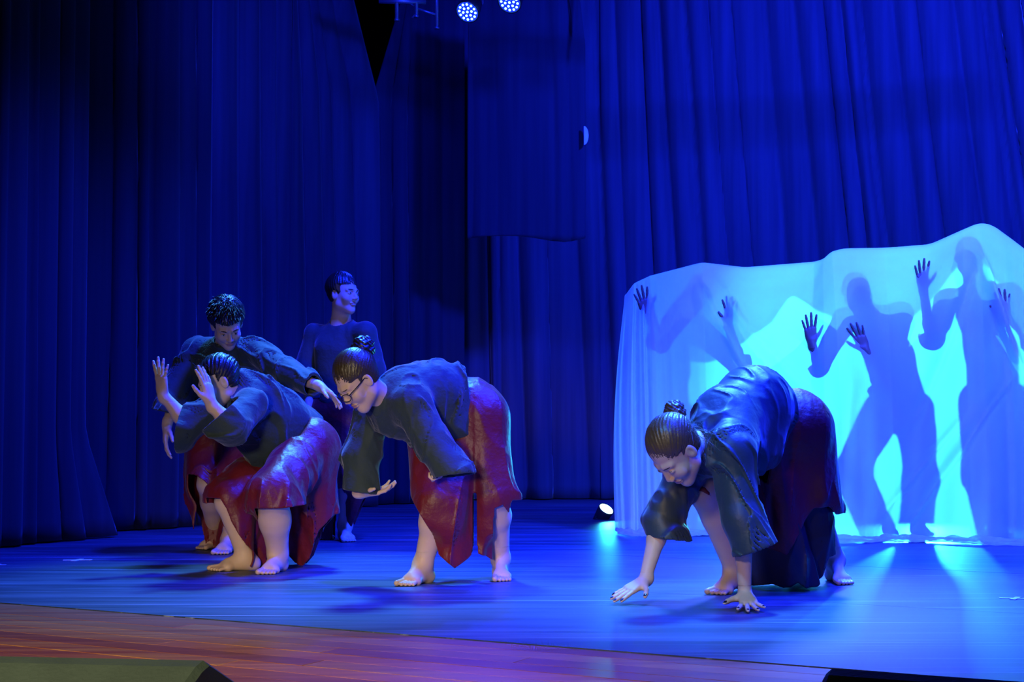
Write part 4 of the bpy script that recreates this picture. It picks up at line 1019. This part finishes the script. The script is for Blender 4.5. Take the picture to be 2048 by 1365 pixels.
# --- man leaning over with one arm stretched out
def reaching_man():
    J = jd(pelvis=(448, 858, 8.75), waist=(448, 800, 8.66), chest=(450, 735, 8.52), neck=(455, 688, 8.44), hipL=(478, 868, 8.72), hipR=(420, 868, 8.78),
           shL=(512, 702, 8.40), elL=(578, 748, 8.18), wrL=(640, 774, 7.98), shR=(394, 702, 8.56), elR=(352, 790, 8.50), wrR=(334, 850, 8.42),
           knL=(475, 975, 8.55), anL=(458, 1082, 8.66), knR=(415, 970, 8.62), anR=(432, 1076, 8.98))
    root = empty('person', G(450, 1100), 'person with tousled hair leaning forward and stretching one arm out to the right', 'person')
    hc = P(454, 648, 8.32); pr = trunk(J, 1.0)
    hp, pt, R, L = make_head(hc, (.30, -.68, -.68), (.08, -.62, .75), 1.08, neck=J['neck'], nr=.058); pr += hp
    a, b, t1 = make_hand(J['wrL'], (.78, -.30, -.55), (-.55, -.3, -.60), -1, curl=(.18, .2, .25, .3), s=.98, thumb=(.5, .5), spread=.5); pr += a; pt += b
    a, b, t2 = make_hand(J['wrR'], (-.05, -.15, -1), (.9, .3, 0), 1, curl=(.25, .3, .3, .3), s=1.05); pr += a; pt += b
    f1, p1 = make_foot(J['anL'], (-.1, -1), 1, 1.05); pr += f1; pt += p1
    f2, p2 = make_foot(J['anR'], (-.3, -1), -1, 1.05); pr += f2; pt += p2
    body_mesh(pr, pt, [isle([hc], .18), isle([J['wrL'], *t1], .035), isle([J['wrR'], *t2], .035), isle([J['anL'], J['anL']+V(0, -.18, -.1)], .06)], root, .0075, .003)
    hair_cap('hair', hc, R, 1.08, M['hair_dark'], root, grow=.022, face=.066, freq=26, amp=.0036, cutz=.006, h=.0036)
    rs = np.random.RandomState(2); mb = MB()
    for i in range(420):
        a = rs.rand()*6.28; e = rs.rand()**.6; p = L(.080*math.cos(a)*e, -.020 + .095*math.sin(a)*e, .040 + .090*math.sqrt(max(0, 1 - e*e*.92))); o = unit(p - hc)
        d = unit(o*.42 + rs.normal(size=3)*.16 + R[:, 1]*.55 + R[:, 0]*.22); ln = .024 + .032*rs.rand()
        mb.tube([p - o*.006, p + d*ln*.5, p + d*ln + R[:, 1]*.010 - R[:, 2]*.003], [.0032, .0024, .0005], 4, False)
    o = mb.build('hair_tufts', M['hair_dark'], root, True); o['kind'] = 'stuff'
    cL = P(628, 772, 8.02); cR = P(342, 826, 8.45)
    t = [cone(J['pelvis'] + V(-.03, 0, .03), J['waist'] - V(.02, 0, 0), .15, .145, .06), cone(J['pelvis'] + V(.03, 0, .03), J['waist'] + V(.02, 0, 0), .15, .145, .06), cone(J['waist'] - V(.04, 0, 0), J['chest'] - V(.05, 0, 0), .13, .115, .06), cone(J['waist'] + V(.04, 0, 0), J['chest'] + V(.05, 0, 0), .13, .115, .06),
         cone(J['shL'], J['shR'], .068, .068, .06), cone(J['chest'], J['neck'] - V(0, 0, .01), .12, .078, .05)] + sleeve(J, 'L', .078, .070, .062, cL) + sleeve(J, 'R', .075, .085, .098, cR)
    cuts = [plane_cut(cL, J['wrL'] - J['elL'], .12), plane_cut(cR, V(-.2, 0, -1), .13), plane_cut(J['pelvis'] + V(0, 0, -.06), V(0, 0, -1), .4), cone(J['neck'] + V(0, -.02, .035), J['neck'] + V(.0, -.05, .16), .075, .09, .01)]
    fo = folds(.020, [(V(.25, 0, -1), 9, .9), (V(.8, -.3, -.4), 13, .7)], 4)
    shell_part('tunic', t, cuts, M['tunic'], root, .0065, .011, fo)
    w = J['pelvis']; wc = plane_cut(w + V(0, 0, .07), V(0, 0, 1), .30)
    s = [cone(J['hipL'], J['hipR'], .13, .13, .05), cone(w, w + V(0, 0, .08), .15, .14, .04), cone(J['hipL'], J['knL'], .13, .11, .05), cone(J['hipR'], J['knR'], .13, .12, .05), drop(J['hipR'], 418, 1100, 8.62, .12, .10), drop(J['hipR'], 408, 1090, 8.75, .12, .10), drop(J['hipL'], 482, 1085, 8.7, .12, .10)]
    hn = hem_px([(380, 950), (392, 952), (408, 962), (425, 985), (437, 1000), (446, 985), (460, 1010), (490, 1020), (520, 1010)], 8.5)
    hf = hem_px([(375, 1010), (390, 1040), (402, 1098), (425, 1106), (437, 1100), (442, 1010), (456, 1010), (462, 1080), (500, 1090), (520, 1060)], 8.7)
    shell_part('skirt', s, [wc], M['red'], root, .0055, .012, draped(P(448, 900, 8.7), 9, .017, w[2], 5), hemcut=lambda X, Y, Z: np.where(Y < 8.60, hn(X), hf(X)) - Z)
reaching_man()

# --- young man standing at the back
def standing_man():
    J = jd(pelvis=(682, 815, 9.55), waist=(682, 762, 9.55), chest=(680, 700, 9.53), neck=(682, 645, 9.52), hipL=(704, 828, 9.50), hipR=(658, 828, 9.58),
           shL=(731, 666, 9.42), elL=(746, 742, 9.44), wrL=(744, 812, 9.40), shR=(632, 671, 9.62), elR=(612, 745, 9.60), wrR=(618, 812, 9.52),
           knL=(700, 945, 9.42), anL=(690, 1052, 9.55), knR=(655, 945, 9.62), anR=(632, 1052, 9.72))
    root = empty('person', G(680, 1078), 'person with short dark hair standing upright at the back and looking right', 'person')
    hc = P(688, 588, 9.46); pr = trunk(J, 1.0)
    hp, pt, R, L = make_head(hc, (.78, -.62, -.02), (0, 0, 1), 1.04, neck=J['neck'], nr=.056); pr += hp
    a, b, t1 = make_hand(J['wrL'], (0, -.1, -1), (-1, .1, 0), 1, s=1.0); pr += a; pt += b
    a, b, t2 = make_hand(J['wrR'], (0, -.1, -1), (1, .1, 0), -1, s=1.0); pr += a; pt += b
    f1, p1 = make_foot(J['anL'], (.25, -1), 1, 1.05); pr += f1; pt += p1
    f2, p2 = make_foot(J['anR'], (.5, -.85), -1, 1.05); pr += f2; pt += p2
    body_mesh(pr, pt, [isle([hc], .16), isle([J['anL'], J['anL']+V(.04, -.18, -.1)], .06), isle([J['anR'], J['anR']+V(.08, -.16, -.1)], .06), isle([J['wrL'], *t1], .03), isle([J['wrR'], *t2], .03)], root, .0075, .003)
    hair_cap('hair', hc, R, 1.04, M['hair_dark'], root, grow=.018, face=.064, cutz=.010, freq=34, amp=.0018, h=.0036)
    cL = P(745, 785, 9.42); cR = P(616, 778, 9.54)
    t = [cone(J['pelvis'] + V(-.03, 0, .06), J['chest'] - V(.045, 0, 0), .125, .12, .05), cone(J['pelvis'] + V(.03, 0, .06), J['chest'] + V(.045, 0, 0), .125, .12, .05), cone(J['shL'], J['shR'], .066, .066, .06), cone(J['chest'], J['neck'] - V(0, 0, .02), .11, .078, .05)] \
        + sleeve(J, 'L', .070, .075, .085, cL) + sleeve(J, 'R', .070, .080, .090, cR)
    cuts = [plane_cut(cL, V(-.2, -.3, -1), .12), plane_cut(cR, V(.2, -.3, -1), .12), plane_cut(J['pelvis'] + V(0, 0, -.02), V(0, 0, -1), .35), cone(J['neck'] + V(0, -.03, .03), J['neck'] + V(0, -.03, .15), .078, .10, .01)]
    fo = folds(.016, [(V(.05, 0, -1), 9, 1)], 5)
    shell_part('tunic', t, cuts, M['tunic'], root, .0065, .011, fo)
    w = J['pelvis']; wc = plane_cut(w + V(0, 0, .06), V(0, 0, 1), .30)
    s = [cone(J['hipL'], J['hipR'], .115, .115, .05), cone(w, w + V(0, 0, .07), .13, .12, .04), cone(J['hipL'], J['knL'], .12, .11, .05), cone(J['hipR'], J['knR'], .12, .11, .05), drop(J['hipR'], 655, 1085, 9.6, .11, .09), drop(J['hipL'], 712, 1050, 9.52, .11, .085)]
    hf = hem_px([(620, 1060), (640, 1075), (655, 1086), (664, 1086), (668, 980), (690, 975), (694, 1040), (705, 1054), (728, 1000), (745, 980)], 9.5)
    shell_part('skirt', s, [wc], M['red'], root, .0055, .012, draped(P(685, 900, 9.5), 8, .014, w[2], 6), hemcut=lambda X, Y, Z: hf(X) - Z)
standing_man()

# --- three people under the sheet
def hidden(label, px, Jd, head, fwd, up, hands, seed):
    J = jd(**Jd); root = empty('person', G(px, 1072)*V(1, 0, 0) + V(0, J['pelvis'][1], 0), label, 'person')
    pr = trunk(J, .98); hp, pt, R, L = make_head(P(*head), fwd, up, 1.05, neck=J['neck'], nr=.055, eyes=False); pr += hp
    isl = []
    for s, fd, pn, side, spr in hands:
        a, b, tips = make_hand(J['wr'+s], fd, pn, side, curl=(.05, .03, .04, .06), spread=spr, thumb=(.85, .1), s=1.08); pr += a; isl.append(isle([J['wr'+s], *tips], .035))
    for s, sd in (('L', 1), ('R', -1)):
        f, p = make_foot(J['an'+s], (.1*sd, -1), -sd, 1.0); pr += f
    body_mesh(pr, [], isl, root, .010, .0035, ['skin_shade'])
    t = [cone(J['pelvis'], J['waist'], .135, .125, .05), cone(J['waist'], J['chest'], .128, .125, .05), cone(J['shL'], J['shR'], .07, .07, .05), cone(J['chest'], J['neck'], .11, .06, .05)]
    cuts = []
    for s in 'LR':
        c = mid(J['el'+s], J['wr'+s], .12); t += sleeve(J, s, .072, .070, .078, c); cuts.append(plane_cut(c, J['wr'+s] - J['el'+s], .10))
    cuts.append(plane_cut(J['pelvis'] - V(0, 0, .1), V(0, 0, -1), .35))
    shell_part('tunic', t, cuts, M['tunic'], root, .010, .014, folds(.010, [(V(.1, 0, -1), 8, 1)], 6))
    tr_ = []
    for s in 'LR': tr_ += [cone(J['hip'+s], J['kn'+s], .105, .085, .05), cone(J['kn'+s], J['an'+s] + V(0, 0, .10), .085, .085, .05)]
    shell_part('trousers', tr_, [plane_cut(J['an'+s] + V(0, 0, .10), V(0, 0, -1), .14) for s in 'LR'] + [plane_cut(J['pelvis'] + V(0, 0, .12), V(0, 0, 1), .2)], M['red'], root, .010, .014, folds(.010, [(V(.1, 0, -1), 9, 1)], 6))
    return J
def sy(px, py, d=.035): return (px, py, sheet_Y(px, py) + d)
hidden('person bent under the left part of the white sheet, hand at its corner', 1440,
       dict(pelvis=(1452, 815, 10.71), waist=(1435, 750, 10.68), chest=(1415, 690, 10.62), neck=(1405, 640, 10.56), hipL=(1475, 830, 10.71), hipR=(1430, 830, 10.74), shR=(1368, 660, 10.52), elR=sy(1308, 714, .16), wrR=sy(1294, 630),
            shL=(1455, 675, 10.60), elL=sy(1506, 735, .18), wrL=sy(1466, 652), knL=(1485, 945, 10.61), anL=(1490, 1040, 10.71), knR=(1420, 945, 10.61), anR=(1410, 1040, 10.71)),
       (1405, 590, 10.66), (-.2, -.7, -.6), (0, -.5, .85), [('R', (-.28, -.05, 1), (0, -1, 0), 1, 1.6), ('L', (-.12, -.05, 1), (0, -1, 0), -1, 1.6)], 1)
hidden('person bowing under the middle of the white sheet with two hands pressed on it', 1800,
       dict(pelvis=(1808, 800, 10.05), waist=(1790, 730, 10.04), chest=(1768, 682, 10.0), neck=(1746, 640, 9.94), hipL=(1832, 818, 10.05), hipR=(1780, 818, 10.05), shR=(1705, 655, 9.91), elR=sy(1645, 735, .12), wrR=sy(1624, 688),
            shL=(1806, 648, 10.0), elL=sy(1768, 785, .14), wrL=sy(1732, 702), knL=(1842, 935, 9.95), anL=(1835, 1045, 10.05), knR=(1722, 925, 9.86), anR=(1778, 1045, 10.02)),
       (1718, 594, 9.86), (-.4, -.8, -.4), (-.2, -.3, .9), [('R', (-.12, -.05, 1), (0, -1, 0), 1, 1.5), ('L', (-.42, -.05, .9), (0, -1, 0), -1, 1.5)], 2)
hidden('tallest person under the right part of the white sheet, one hand raised beside the head', 1955,
       dict(pelvis=(1958, 790, 9.95), waist=(1955, 715, 9.95), chest=(1944, 655, 9.91), neck=(1938, 598, 9.89), hipL=(1985, 805, 9.95), hipR=(1935, 805, 9.95), shR=(1890, 622, 9.88), elR=sy(1862, 682, .10), wrR=sy(1846, 580),
            shL=(1992, 622, 9.91), elL=(2042, 705, 9.78), wrL=sy(2012, 640), knL=(1995, 925, 9.86), anL=(1990, 1045, 9.98), knR=(1938, 925, 9.84), anR=(1955, 1045, 9.98)),
       (1930, 538, 9.86), (-.2, -.9, -.2), (0, -.1, 1), [('R', (-.05, -.05, 1), (0, -1, 0), 1, 1.4), ('L', (-.15, -.05, 1), (0, -1, 0), -1, 1.4)], 3)
